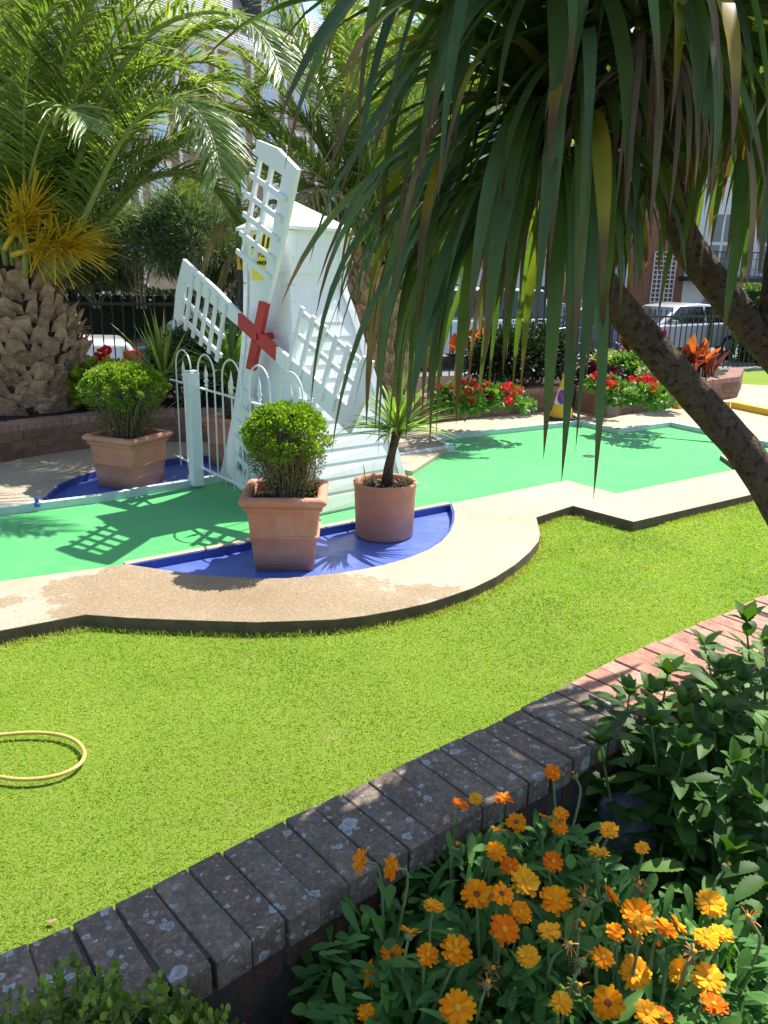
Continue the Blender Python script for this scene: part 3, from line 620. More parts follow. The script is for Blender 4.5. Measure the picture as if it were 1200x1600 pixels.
for (i0, j0, i1, j1) in ((-1, -1, 1, -1), (-1, 1, -1, -1)):
    a = corner(i0, j0, 0.012); b_ = corner(i1, j1, 0.012); a2 = corner(i0, j0, .095); b2 = corner(i1, j1, .095)
    n_ = nrm(np.cross(b_-a, a2-a)); sk.plate([a+n_*.012, b_+n_*.012, b2+n_*.012, a2+n_*.012], n_, .008)
sk.build('skirting', surf('green_stained_white', (.52, .62, .50), (.62, .68, .58), 10, .5, .1), mill)
rf = MB(); e = .045; E_ = [np.append(CT+RV*(.234+e)*i+LV*(.283+e)*j, ZE-.005) for i, j in ((-1, -1), (1, -1), (1, 1), (-1, 1))]
E2 = [p+np.array([0, 0, .022]) for p in E_]; ap = np.append(CT, 2.085)
rf.add(E_+E2+[ap], [(3, 2, 1, 0), (0, 1, 5, 4), (1, 2, 6, 5), (2, 3, 7, 6), (3, 0, 4, 7), (4, 5, 8), (5, 6, 8), (6, 7, 8), (7, 4, 8)])
rf.build('roof', M['white'], mill)
# sails
HX = np.array([-.8955, 5.70, 1.168]); PH = -.8539; RHO = -.397; RS = 1.16; WS = .43
se1 = np.array([math.cos(PH), math.sin(PH), 0]); se2 = np.array([0, 0, 1.0]); sn = nrm(np.cross(se1, se2)); 
if sn[1] > 0: sn = -sn
hub = MB()
for kx in range(4):
    t = RHO+kx*math.pi/2; a = math.cos(t)*se1+math.sin(t)*se2; b_ = -math.sin(t)*se1+math.cos(t)*se2
    def q(al, be): return HX+a*al+b_*be
    sl = MB(); th = .028
    # spar board: narrow at hub, wide at the tip, cut-out edge; end board; laths; battens
    spar = [q(.24, -.045), q(.24, .045), q(.50, .055), q(RS-.085, .075), q(RS-.085, .30), q(RS-.07, WS*.98), q(RS+.02, WS), q(RS+.045, WS*.42), q(RS, -.075), q(.62, -.072)]
    sl.add([*spar, *[p+sn*th for p in spar]], [])
    n0 = 0; kk = len(spar)
    sl.F += [[9, 8, 3, 2, 1, 0][::-1], [8, 7, 6, 5, 4, 3][::-1]]; sl.M += [0, 0]
    sl.F += [[kk+i for i in (9, 8, 3, 2, 1, 0)], [kk+i for i in (8, 7, 6, 5, 4, 3)]]; sl.M += [0, 0]
    for i in range(kk): sl.F.append([i, (i+1) % kk, kk+(i+1) % kk, kk+i]); sl.M.append(0)
    for be in (.225, .375):
        sl.plate([q(.42 if be > .3 else .44, be-.017), q(RS-.086, be-.017), q(RS-.086, be+.017), q(.42 if be > .3 else .44, be+.017)], sn, .022)
    for m_ in range(5):
        al = .44+m_*.13
        sl.plate([q(al-.017, -.03)+sn*.030, q(al+.017, -.03)+sn*.030, q(al+.017, .425)+sn*.024, q(al-.017, .425)+sn*.024], sn, .018)
    sl.build('sail', M['white'], mill)
    hub.plate([q(.046 if kx % 2 else .0, -.047), q(.275, -.047), q(.245, .047), q(.046 if kx % 2 else .0, .047)], sn, .034 + .003*(kx % 2))
o = hub.build('hub_cross', M['red'], mill); bevel(o, .003, 1)
ax_ = MB(); ax_.tube([HX-sn*.13, HX+sn*.045], .024, 16); ax_.build('axle', M['red'], mill)
# warning sign on the sail face
sgc = (corner(-1, -1, 1.70)*.42+corner(-1, 1, 1.70)*.58); su = nrm(corner(-1, -1, 1.66)-corner(-1, 1, 1.66)); so_ = -np.array([*RV, 0]); su_ = su
sg = MB(); sg.box(sgc+so_*.006, (.27, .31, .006), [su_, np.array([0, 0, 1.0]), so_])
sign = sg.build('warning_sign', surf('sign_yellow', (.82, .74, .05), (.80, .70, .05), 5, .4, 0), mill)
blk = surf('sign_black', (.02, .02, .02), (.03, .03, .02), 5, .5, 0)
st = MB()
for i in range(4):
    c0 = sgc+so_*.0105+su_*(-.095+i*.062)+np.array([0, 0, .105]); sh = su_*.016
    st.plate([c0-su_*.014-sh+np.array([0, 0, -.045]), c0+su_*.014-sh+np.array([0, 0, -.045]), c0+su_*.014+sh+np.array([0, 0, .045]), c0-su_*.014+sh+np.array([0, 0, .045])], so_, .002)
st.build('hazard_stripe', blk, sign)
def text(txt, size, mat, centre, u_, up_, n_, name, parent, ex=.001):
    cu_ = bpy.data.curves.new(name, 'FONT'); cu_.body = txt; cu_.size = size; cu_.align_x = 'CENTER'; cu_.align_y = 'CENTER'; cu_.extrude = ex; cu_.offset = size*.02
    to = bpy.data.objects.new(name, cu_); col.objects.link(to); dg = bpy.context.evaluated_depsgraph_get()
    me = bpy.data.meshes.new_from_object(to.evaluated_get(dg)); bpy.data.objects.remove(to)
    me.transform(Matrix(((u_[0], up_[0], n_[0], centre[0]), (u_[1], up_[1], n_[1], centre[1]), (u_[2], up_[2], n_[2], centre[2]), (0, 0, 0, 1))))
    if parent: me.transform(parent_world(parent).inverted())
    me.materials.clear(); me.materials.append(mat); ob = bpy.data.objects.new(name, me); col.objects.link(ob); ob.parent = parent; return ob
text('KEEP CLEAR', .040, blk, sgc+so_*.0110+np.array([0, 0, .015]), su_, np.array([0, 0, 1.0]), so_, 'lettering', sign)
text('OF WINDMILL', .038, blk, sgc+so_*.0110+np.array([0, 0, -.04]), su_, np.array([0, 0, 1.0]), so_, 'lettering', sign)
# ------------------------------------------------------------------ white hoop-top fence
FZ = .77; FA = G(266, 593, FZ); FB = G(490, 656, FZ); fd = nrm((FB-FA)[:2]); fd3 = np.array([*fd, 0]); fl = np.linalg.norm((FB-FA)[:2]); fn = np.array([-fd[1], fd[0], 0])
fence = empty('hoop_top_fence', (FA[0], FA[1], 0), 'white wrought iron hoop top fence in front of the windmill', 'fence')
rl = MB()
for z in (FZ, .16): rl.box([*(FA[:2]+fd*fl/2), z], (fl, .022, .010), [fd3, fn, np.array([0, 0, 1.0])])
rl.build('rail', M['white_metal'], fence)
s0 = float(np.dot(G(288, 599, FZ)[:2]-FA[:2], fd)); s1 = float(np.dot(G(456, 646, FZ)[:2]-FA[:2], fd)); pitch = (s1-s0)/4
for i in range(6):
    s = s0+pitch*i
    if s > fl-.02: continue
    hp = MB(); c = FA[:2]+fd*s; r_ = pitch*.345
    path = [np.array([*(c-fd*r_), .10])]+[np.array([*(c-fd*r_*math.cos(a)), .885+r_*math.sin(a)]) for a in np.linspace(0, math.pi, 13)]+[np.array([*(c+fd*r_), .10])]
    hp.tube(path, .0062, 8); hp.build('hoop', M['white_metal'], fence, smooth=True)
    sp = MB(); sp.tube([[*c, .10], [*c, .83]], .0055, 8)
    sp.lathe([(.006, .86), (.013, .868), (.013, .878), (.007, .886), (.020, .905), (.009, .925), (.014, .94), (.010, .965), (.001, 1.02)], (c[0], c[1], -.07), 10)
    sp.build('spear_bar', M['white_metal'], fence, smooth=True)
for (px, py, z, zt) in ((299, 755, ZC, .88), (469, 626, .86, .86)):
    g = G(px, py, z); g = np.array([g[0], g[1], 0])-fn*-.045
    ps = MB(); ps.box([g[0], g[1], (zt+.02)/2], (.085, .085, zt-.02), [fd3, fn, np.array([0, 0, 1.0])]); ps.box([g[0], g[1], zt+.008], (.075, .075, .012), [fd3, fn, np.array([0, 0, 1.0])])
    bevel(ps.build('post', M['white'], fence), .004)
# ------------------------------------------------------------------ pots
def rrect(w_, r_, n=5):
    P = []
    for cx, cy, a0 in ((1, 1, 0), (-1, 1, 90), (-1, -1, 180), (1, -1, 270)):
        for i in range(n+1):
            a = math.radians(a0+90*i/n); P.append((cx*(w_-r_)+r_*math.cos(a), cy*(w_-r_)+r_*math.sin(a)))
    return P
def square_pot(loc, rz, wtop, wbot, h, label, mat, group=None, lx=1.0):
    root = empty('plant_pot', loc, label, 'plant pot', group, rz)
    rows = [(wbot, 0), (wbot+(wtop-wbot)*.25, h*.25), (wbot+(wtop-wbot)*.44, h*.44), (wbot+(wtop-wbot)*.44+.001, h*.442), (wbot+(wtop-wbot)*.45+.010, h*.452), (wbot+(wtop-wbot)*.46+.011, h*.472), (wbot+(wtop-wbot)*.47+.001, h*.482), (wbot+(wtop-wbot)*.48, h*.49), (wbot+(wtop-wbot)*.79, h*.785), (wbot+(wtop-wbot)*.79, h*.79),
            (wbot+(wtop-wbot)*.8, h*.80), (wbot+(wtop-wbot)*.81+.012, h*.815), (wbot+(wtop-wbot)*.84+.014, h*.85), (wtop*.97, h*.875), (wtop+.018, h*.885), (wtop+.028, h*.91), (wtop+.030, h*.94), (wtop+.026, h*.97), (wtop+.014, h*.99), (wtop, h), (wtop-.018, h*.99), (wtop-.026, h*.97), (wtop-.028, h*.80)]
    b = MB(); V = []; n = 24
    for wd, z in rows: V += [(x*lx, y, z) for x, y in rrect(wd, .028)]
    m = len(rows); F = [[i*n+j, i*n+(j+1) % n, (i+1)*n+(j+1) % n, (i+1)*n+j] for i in range(m-1) for j in range(n)]+[list(range(n))[::-1]]
    o = mk('pot_body', V, F, mat, None, True); o.parent = root
    s = MB(); s.prism([(x*lx, y) for x, y in rrect(wtop-.03, .03)], h*.80, h*.86); s_ = s.build('soil', M['soil']); s_.parent = root
    return root
def box_bush(loc, rz, rx, zlow, ztop, label, seed, nleaf=9000, group=None, dense=1.0, base=.12, flat=.55):
    """clipped box: fan of twigs below, dense leafy dome on top"""
    R = np.random.default_rng(seed); root = empty('box_bush', loc, label, 'shrub', group, rz)
    H = ztop-zlow; zc = zlow+H*.60
    def env(z):   # radius of the crown at height z
        t = np.clip((z-zlow)/H, 0, 1)
        return np.where(t < .66, base+(rx-base)*(t/.66)**.85, rx*np.sqrt(np.clip(1-((t-.66)/.34)**2.6, 0, 1)))*(1+.05*np.sin(z*37))
    tw = MB()
    for i in range(120):
        a = R.uniform(0, 2*math.pi); r0 = R.uniform(.0, base*.6); rr = rx*R.uniform(.25, .95); z1 = zlow+H*R.uniform(.5, .8)
        p0 = np.array([r0*math.cos(a), r0*math.sin(a), zlow]); p2 = np.array([rr*math.cos(a+.2), rr*math.sin(a+.2), z1]); p1 = (p0*.45+p2*.55)+np.array([0, 0, H*.06])+R.normal(0, .012, 3)
        tw.tube([p0, (p0+p1)/2+R.normal(0, .006, 3), p1, p2], [.006, .005, .004, .002], 5, False)
        for _ in range(5):
            q = p1+(p2-p1)*R.random(); e = q+np.array([R.normal(0, .04), R.normal(0, .04), R.uniform(.03, .09)]); tw.tube([q, e], [.0022, .0012], 4, False)
    o = tw.build('twigs', M['twig']); o.parent = root
    # lumpy clumps on the dome
    nc = 320; ca = R.uniform(0, 2*math.pi, nc); cz = zlow+H*R.uniform(.50, 1.0, nc); cr = env(cz)*np.where(R.random(nc) < .8, R.uniform(.82, 1.0, nc), R.uniform(.2, .8, nc))
    top = R.random(nc) < .45; cr = np.where(top, rx*.92*np.sqrt(R.random(nc)), cr); tz = (1-np.clip(cr/rx, 0, 1)**2.4*.35)
    cz = np.where(top, zlow+H*(.62+.38*(np.clip(1-(cr/rx)**2.4, 0, 1))**.5)-.015, cz)
    C = np.stack([cr*np.cos(ca), cr*np.sin(ca), cz], 1); idx = R.integers(0, nc, nleaf); off = R.normal(0, 1, (nleaf, 3)); off = off/np.linalg.norm(off, axis=1, keepdims=True)*(R.random(nleaf)**.4)[:, None]*.030
    P = C[idx]+off; D = nrm(off/.030+nrm(C[idx]-np.array([0, 0, zc-H*.2]))*.9+R.normal(0, .35, (nleaf, 3)))
    V, F, T = leaves(P, D, R.uniform(.012, .021, nleaf), R.uniform(.008, .013, nleaf), OVAL, roll=R.uniform(-1, 1, nleaf), fold=.25)
    o = mk('foliage', V, F, M['box_leaf'], None, attrs={'t': T}); o.parent = root
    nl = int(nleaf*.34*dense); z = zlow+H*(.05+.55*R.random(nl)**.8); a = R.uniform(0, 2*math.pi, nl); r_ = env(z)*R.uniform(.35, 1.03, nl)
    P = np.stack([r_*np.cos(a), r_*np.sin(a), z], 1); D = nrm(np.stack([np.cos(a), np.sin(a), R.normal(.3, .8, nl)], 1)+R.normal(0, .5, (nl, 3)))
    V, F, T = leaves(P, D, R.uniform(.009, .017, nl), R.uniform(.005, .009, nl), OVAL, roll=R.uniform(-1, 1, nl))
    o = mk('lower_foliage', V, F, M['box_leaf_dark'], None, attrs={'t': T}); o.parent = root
    return root
FLR = -.012
p1 = (G(391, 888, FLR)+G(489, 893, FLR))/2+np.array([.03, .15, 0])
square_pot((p1[0]-.02, p1[1], FLR), math.radians(3), .21, .165, .44, 'large square terracotta pot in the front blue pool', M['terracotta'])
box_bush((p1[0]-.01, p1[1]-.0, 0), .3, .235, .36, .89, 'box bush clipped to a rounded dome in the front square pot', 11, 15000, base=.15)
p2 = G(197, 766, FLR)+np.array([-.02, .20, 0])
square_pot((p2[0], p2[1], FLR), math.radians(-24), .215, .18, .41, 'square terracotta pot in the shaded back pool beside the white post', M['terracotta'], lx=1.0)
box_bush((p2[0], p2[1], 0), .9, .32, .36, .90, 'wide sprawling box bush in the square pot of the back pool', 12, 17000, base=.17)
p3 = G(340, 738, FLR)+np.array([.03, .35, 0])
square_pot((p3[0], p3[1], FLR), math.radians(-20), .15, .115, .42, 'tall narrow orange terracotta pot behind the white fence', M['terracotta_plain'])
# round pot
p4 = (G(553, 835, FLR)+G(648, 843, FLR))/2+np.array([.0, .06, 0])
root = empty('round_pot', (p4[0], p4[1], FLR), 'round weathered terracotta pot at the right of the front blue pool', 'plant pot')
b = MB(); b.lathe([(.0, .0), (.178, .0), (.186, .01), (.196, .30), (.200, .335), (.203, .342), (.203, .355), (.196, .36), (.183, .355), (.178, .34), (.175, .29)], (0, 0, 0), 56)
o = b.build('pot_body', M['terracotta_plain'], None, True); o.parent = root
b = MB(); b.lathe([(.176, .31), (.12, .318), (.06, .325), (.0, .33)], (0, 0, 0), 40); o = b.build('soil', M['soil'], None, True); o.parent = root
ch = MB(); 
for i in range(160):
    a = random.uniform(0, 6.28); r_ = .16*math.sqrt(random.random()); ch.box((r_*math.cos(a), r_*math.sin(a), .328), (random.uniform(.008, .03), random.uniform(.008, .016), .008), nrm(RNG.normal(size=(3, 3))))
o = ch.build('bark_chips', surf('bark_chip', (.25, .17, .12), (.12, .08, .055), 20, .9, 0, isl=.4)); o.parent = root
def spiky(loc, lean, h, r, nl, L, W, label, leafm, grav=.10, up=.2, cat='spiky plant', seed=1, name='spiky_plant', trunk=True, tr=.028, spread=1.0):
    R = np.random.default_rng(seed); root = empty(name, loc, label, cat)
    top = np.array([lean[0], lean[1], h])
    if trunk:
        t = MB(); t.tube([(0, 0, 0), (lean[0]*.15, lean[1]*.15, h*.3), (lean[0]*.55, lean[1]*.55, h*.65), top], [tr*1.35, tr*1.1, tr*.9, tr*1.1], 12); o = t.build('trunk', M['bark'], None, True); o.parent = root
    el = np.pi/2*(1-R.random(nl)**.75*spread*1.15)+up*0; az = R.uniform(0, 2*np.pi, nl)
    D = np.stack([np.cos(el)*np.cos(az), np.cos(el)*np.sin(az), np.sin(el)], 1)
    V, F, T = straps(top+D*.01+np.stack([np.zeros(nl), np.zeros(nl), -R.random(nl)*.06], 1), D, L*R.uniform(.7, 1.1, nl), W, 9, grav*R.uniform(.3, 1.5, nl), lambda t: (.55+.9*t*(1-t)*2)*(1-t**4)+.01, .3)
    o = mk('leaves', V, F, leafm, None, attrs={'t': T}); o.parent = root; return root
spiky((p4[0]+.01, p4[1], .32), (.06, .03), .35, .03, 90, .40, .028, 'small spiky palm like plant growing in the round terracotta pot', M['pot_palm_leaf'], .10, seed=5, spread=.80)
for i, (dx, dy, lab) in enumerate(((-.125, .05, 'tiny spiky offshoot at the left rim of the round pot'), (.15, .0, 'tiny spiky offshoot at the right rim of the round pot'))):
    spiky((p4[0]+dx, p4[1]+dy, .315), (0, 0), .01, .01, 12, .12, .008, lab, M['cord_dark'], .05, seed=20+i, trunk=False)
spiky((p3[0], p3[1], .36), (.03, .05), .38, .03, 80, .75, .030, 'tall spiky plant with narrow arching leaves in the narrow pot behind the fence', M['cord_dark'], .09, seed=8, tr=.03)
# ------------------------------------------------------------------ left planter
pl = [g2(x, y, ZC) for x, y in [(-150, 762), (-80, 744), (0, 723), (50, 713), (127, 702), (190, 695), (250, 691), (330, 690), (420, 690)]]
planter_wall('brick_wall', smooth_poly(pl, 1), ZC, 3, 'curved red brick planter wall under the fat palm trunk')
sbd = MB(); sbd.prism([(p[0], p[1]+.12) for p in pl]+[(-1.0, 8.9), (-4.3, 9.9), (-8, 8.5)], .03, .30); tag(sbd.build('flower_bed', M['soil']), kind='structure')
# ------------------------------------------------------------------ date palms
def frond(base, az, el, L, grav, R, path=None, nl=62, ll=.42, lw=.026, seg=26, dry=False, vee=.35, parent=None, name='frond', side_curve=0.0, mat=None):
    P = [np.array(base, float)]; d = np.array([math.cos(el)*math.cos(az), math.cos(el)*math.sin(az), math.sin(el)]); T = [d]
    for i in range(seg):
        P.append(P[-1]+d*L/seg); t = i/seg; d = nrm(d+np.array([0, 0, -1.0])*grav*(.25+1.6*t*t)+side_curve*np.array([-math.sin(az), math.cos(az), 0])/seg); T.append(d)
    P = np.array(P); T = np.array(T)
    if path is not None:
        Q = np.array(smooth_poly(path, 3)); dd = np.r_[0, np.cumsum(np.linalg.norm(np.diff(Q, axis=0), axis=1))]; L = dd[-1]
        P = np.stack([np.interp(np.linspace(0, L, seg+1), dd, Q[:, k]) for k in range(3)], 1); T = nrm(np.gradient(P, axis=0))
    b = MB(); b.tube(P, np.linspace(.028, .004, len(P))*(L/2.6), 6, False); rc = b
    ts = np.linspace(.12, .995, nl); ts = np.repeat(ts, 2)+R.uniform(-.004, .004, nl*2); x = np.clip(ts, 0, .999)*seg; i0 = x.astype(int); fr = (x-i0)[:, None]
    B = P[i0]*(1-fr)+P[np.minimum(i0+1, seg)]*fr; Tt = nrm(T[i0]*(1-fr)+T[np.minimum(i0+1, seg)]*fr)
    S = nrm(np.cross(Tt, [0, 0, 1.0])+np.array([-math.sin(az), math.cos(az), 0])*-1e-3); U = nrm(np.cross(S, Tt)); sg = np.tile([1, -1], nl)[:, None]
    ang = np.radians(66-30*ts+R.normal(0, 3.5, nl*2))[:, None]; ve = (vee+R.normal(0, .09, nl*2))[:, None]
    D = nrm(Tt*np.cos(ang)+(S*sg*np.cos(ve)+U*np.sin(ve))*np.sin(ang)+R.normal(0, .028, (nl*2, 3)))
    prof = np.clip(np.sin(np.clip(ts, .0, 1)**.8*np.pi*.93)**.5, .2, 1)*(1-.22*ts)
    V, F, Ta = leaves(B, D, ll*prof*R.uniform(.85, 1.1, nl*2), lw*R.uniform(.8, 1.15, nl*2), [(0, .45), (.3, 1), (.7, .75), (1, .05)], droop=R.uniform(.12, .6, nl*2)*(2.2 if dry else 1), side=nrm(np.cross(D, U)+.45*sg*U), fold=.5)
    nv = len(rc.V); Vv = np.concatenate([np.array(rc.V), V]); Fv = np.concatenate([np.array(rc.F), F+nv]); mi = np.concatenate([np.ones(len(rc.F), int), np.zeros(len(F), int)])
    mats = [M['palm_leaf_dry'] if dry else (mat or M['palm_leaf']), M['rachis']]
    return mk(name, Vv, Fv, mats, parent, attrs={'t': np.concatenate([np.zeros(nv), Ta])}, midx=mi)
def palm_trunk(root, base, r0, r1, h, R, rows=11):
    b = MB(); n = 24
    prof = [(r0*.98, 0), (r0*1.02, h*.2), (r0, h*.5), (r1*1.05, h*.8), (r1*.8, h), (r1*.4, h*1.12)]; b.lathe(prof, base, n)
    mk('trunk_core', b.V, b.F, M['palm_fibre'], root, True)
    s = MB(); s2 = MB()
    for i in range(rows):
        z = h*(i+.3)/rows; rr = np.interp(z/h, [0, .2, .5, .8, 1], [r0, r0*1.03, r0, r1*1.05, r1*.8]); k = max(8, int(2*math.pi*rr/.165)); 
        for j in range(k):
            a = 2*math.pi*(j+.5*(i % 2))/k+R.normal(0, .05); zz = base[2]+z+R.normal(0, .02); sc = R.uniform(.8, 1.25); o_ = np.array([math.cos(a), math.sin(a), 0]); t_ = np.array([-math.sin(a), math.cos(a), 0]); up = np.array([0, 0, 1.0])
            c = np.array([base[0], base[1], zz])+o_*rr*.95; w_ = .105*sc*(.5+.5*rr/r0); hh = h/rows*1.55*sc; out = R.uniform(.10, .19)*sc
            lift = nrm(o_*1+up*R.uniform(.9, 2.2))
            e = c+lift*out
            ring0 = [c-t_*w_-up*hh*.35, c-t_*w_*.45-up*hh*.62, c+t_*w_*.45-up*hh*.62, c+t_*w_-up*hh*.35, c+t_*w_*.5+up*hh*.35, c-t_*w_*.5+up*hh*.35]
            m_ = nrm(o_+up*.5)
            kx_, kz_ = R.uniform(.55, .8), R.uniform(.18, .4); tl = R.normal(0, .25)
            ring1 = [e+t_*np.dot(p-c, t_)*kx_+(up*.7+o_*.5)*np.dot(p-c, up)*kz_+up*np.dot(p-c, t_)*tl+R.normal(0, .007, 3) for p in ring0]
            cc = e-m_*.004
            s.add([*ring0, *ring1, cc], [[q, (q+1) % 6, 6+(q+1) % 6, 6+q] for q in range(6)]+[[6+q, 6+(q+1) % 6, 12] for q in range(6)])
            if R.random() < .7:   # loose fibre strands
                for _ in range(6):
                    q0 = c+t_*R.uniform(-w_, w_)+o_*.02; q1 = q0+o_*R.uniform(.05, .15)+t_*R.normal(0, .05)+up*R.normal(-.01, .05); s.m = 1; s.tube([q0, (q0+q1)/2+up*.02, q1], [.0035, .003, .0015], 3, False); s.m = 0
    s.build('leaf_bases', [M['palm_bark'], M['fibre_strand']], root)
def flower_spray(root, base, d0, n, L, R, mat, name='flower_spray'):
    d0 = nrm(d0); b = MB(); P = [np.array(base, float)]; d = d0
    for i in range(6): P.append(P[-1]+d*L*.10); d = nrm(d+np.array([0, 0, -.06]))
    b.tube(P, np.linspace(.028, .012, 7), 6, False)
    idx = R.integers(2, 7, n); B = np.array(P)[idx]; sidev = nrm(np.cross(d0, [0, 0, 1.0])); D = nrm(d0*1.0+R.normal(0, .38, (n, 3))+np.outer(R.normal(0, .30, n), sidev))
    V, F, T = straps(B, D, L*R.uniform(.35, .62, n), .019, 8, .07*R.uniform(.2, 1.5, n), lambda t: 1-.5*t, .8)
    nv = len(b.V); return mk(name, np.concatenate([np.array(b.V), V]), np.concatenate([np.array(b.F), F+nv]), mat, root, attrs={'t': np.concatenate([np.zeros(nv), T])})
R1 = np.random.default_rng(31)
pa = PY(32, 560, 7.75); pa = np.array([pa[0], 7.75, .28])
palm1 = empty('date_palm', pa, 'fat trunked date palm with leaf base stubs at left in the brick planter', 'palm tree')
palm_trunk(palm1, pa, .56, .34, 1.28, R1, 14)
cz1 = np.array([pa[0], pa[1], 1.55])
def aim(px, py, Y): return PY(px, py, Y)
# fronds given by azimuth (deg, 0 = right, 90 = away), elevation, length, gravity
f1 = [(-5, 58, 2.7, .13), (8, 66, 3.1, .11), (-30, 70, 3.0, .12), (-50, 55, 2.4, .13), (45, 72, 3.2, .09), (110, 60, 2.8, .09), (15, 78, 3.3, .12), (-18, 66, 2.9, .088), (-8, 73, 3.3, .080), (-35, 60, 2.7, .095), (12, 62, 3.0, .075), (35, 66, 3.2, .07), (60, 64, 3.0, .07), (-60, 80, 2.8, .06), (-100, 82, 2.9, .05), (95, 75, 3.2, .06),
      (130, 66, 3.0, .07), (170, 70, 2.9, .07), (205, 62, 2.8, .08), (240, 66, 2.6, .08), (285, 74, 2.6, .08), (-15, 46, 2.4, .085), (0, 82, 3.2, .05), (-45, 84, 3.1, .045), (150, 40, 2.4, .07), (200, 40, 2.3, .08), (75, 84, 3.3, .04), (40, 56, 2.9, .07), (-30, 75, 3.1, .08), (20, 76, 3.3, .075), (350, 55, 2.8, .085)]
for az, el, L, g in f1:
    az = math.radians(az); el = math.radians(el); b0 = cz1+np.array([math.cos(az), math.sin(az), 0])*.20+np.array([0, 0, (el-1)*.15])
    frond(b0, az, el, L*R1.uniform(.95, 1.05), g*.80, R1, parent=palm1, nl=100, ll=.60, lw=.023)
def traced(root, pts, Y0, Y1, R, **k):
    n_ = len(pts); frond((0, 0, 0), 0, 1, 2.6, 0, R, path=[PY(x, y, Y0+(Y1-Y0)*i/(n_-1)) for i, (x, y) in enumerate(pts)], parent=root, **k)
for pts, ya, yb in (([(80, 430), (105, 395), (150, 300), (190, 215), (230, 168), (270, 152), (305, 170), (330, 205), (345, 270)], 7.5, 6.0), ([(70, 430), (110, 290), (150, 170), (200, 85), (250, 38), (300, 20), (350, 17), (390, 35), (425, 75), (442, 120)], 7.6, 6.2),
        ([(40, 430), (40, 330), (37, 200), (42, 120), (55, 50), (85, 5), (130, -40)], 7.4, 6.8), ([(90, 440), (170, 330), (250, 245), (300, 212), (345, 197), (400, 197), (450, 215), (485, 250)], 7.9, 8.4), ([(80, 440), (190, 300), (260, 270), (320, 280), (360, 330), (378, 390)], 7.8, 8.2),
        ([(30, 430), (10, 250), (-10, 120), (-40, 20)], 7.5, 7.0), ([(60, 440), (95, 250), (125, 120), (165, 30), (215, -40)], 7.8, 8.0), ([(85, 440), (180, 240), (240, 130), (300, 90), (350, 105), (395, 150), (415, 200)], 8.2, 8.6), ([(100, 430), (200, 310), (270, 220), (330, 180), (380, 190), (420, 240)], 8.3, 8.8), ([(70, 430), (130, 240), (190, 130), (240, 95), (290, 110), (325, 160)], 7.7, 7.4)):
    traced(palm1, pts, ya, yb, R1, nl=120, ll=.62, lw=.024)
for az, el, L, g in ((5, 60, 2.4, .13),):
    az = math.radians(az); frond(cz1+np.array([math.cos(az), math.sin(az), 0])*.25, az, math.radians(el), L, g, R1, parent=palm1, dry=True, name='dry_frond', ll=.4)
flower_spray(palm1, cz1+np.array([.20, -.38, .15]), (1.0, -.35, .25), 260, .95, R1, M['spray'])
flower_spray(palm1, cz1+np.array([.15, -.40, .2]), (.75, -.5, .75), 200, .8, R1, M['spray'])
flower_spray(palm1, cz1+np.array([-.15, -.42, .1]), (-.1, -.6, 1.0), 200, .85, R1, M['spray_green'])
flower_spray(palm1, cz1+np.array([-.35, -.35, .1]), (-.5, -.5, .8), 90, .85, R1, M['spray_green'])
# palm behind the windmill
R2 = np.random.default_rng(32); pb2 = PY(596, 560, 9.0); pb2 = np.array([pb2[0], 9.0, .25])
palm2 = empty('date_palm', pb2, 'second date palm half hidden behind the windmill and cordyline leaves', 'palm tree')
palm_trunk(palm2, pb2, .31, .27, 1.75, R2, 15)
cz2 = np.array([pb2[0], pb2[1], 2.0])
f2 = [(180, 62, 2.9, .085), (160, 52, 2.7, .08), (200, 50, 2.5, .09), (215, 68, 2.9, .08), (175, 74, 3.2, .07), (140, 66, 3.0, .07), (120, 74, 3.2, .06), (90, 70, 3.0, .06), (60, 74, 3.1, .06), (30, 66, 2.8, .07), (0, 60, 2.7, .08), (-30, 64, 2.6, .085), (-60, 74, 2.6, .08), (235, 76, 2.9, .06), (255, 64, 2.4, .09), (150, 84, 3.4, .04), (80, 84, 3.4, .04), (20, 80, 3.2, .05), (190, 38, 2.3, .09), (165, 34, 2.3, .08), (-10, 45, 2.3, .09), (225, 40, 2.2, .1), (-50, 52, 2.2, .1), (280, 80, 2.9, .06), (205, 80, 3.2, .05)]
for az, el, L, g in f2:
    az = math.radians(az); el = math.radians(el); frond(cz2+np.array([math.cos(az), math.sin(az), 0])*.18, az, el, L*R2.uniform(.9, 1.05), g*.80, R2, parent=palm2, nl=92, ll=.56, lw=.023)
for pts, ya, yb in (([(585, 440), (570, 330), (548, 200), (525, 100), (505, 20), (492, -40)], 8.9, 8.8), ([(580, 440), (540, 300), (500, 220), (460, 180), (420, 170), (380, 190)], 8.9, 8.6), ([(590, 440), (600, 200), (630, 60), (660, -20)], 8.9, 9.0), ([(580, 440), (530, 280), (480, 150), (455, 120), (425, 118), (400, 140)], 9.2, 9.6), ([(590, 440), (560, 340), (530, 300), (505, 300), (490, 340)], 8.8, 8.4), ([(595, 440), (575, 250), (560, 130), (545, 60), (525, 20)], 9.2, 9.4)):
    traced(palm2, pts, ya, yb, R2, nl=110, ll=.58, lw=.024)
for az, el, L, g in ((175, 30, 2.0, .12), (200, 20, 1.8, .12), (240, 35, 1.9, .14), (300, 30, 1.8, .13), (0, 25, 1.9, .12)):
    az = math.radians(az); frond(cz2+np.array([math.cos(az), math.sin(az), 0])*.2, az, math.radians(el), L, g, R2, parent=palm2, dry=True, name='dry_frond', ll=.38)

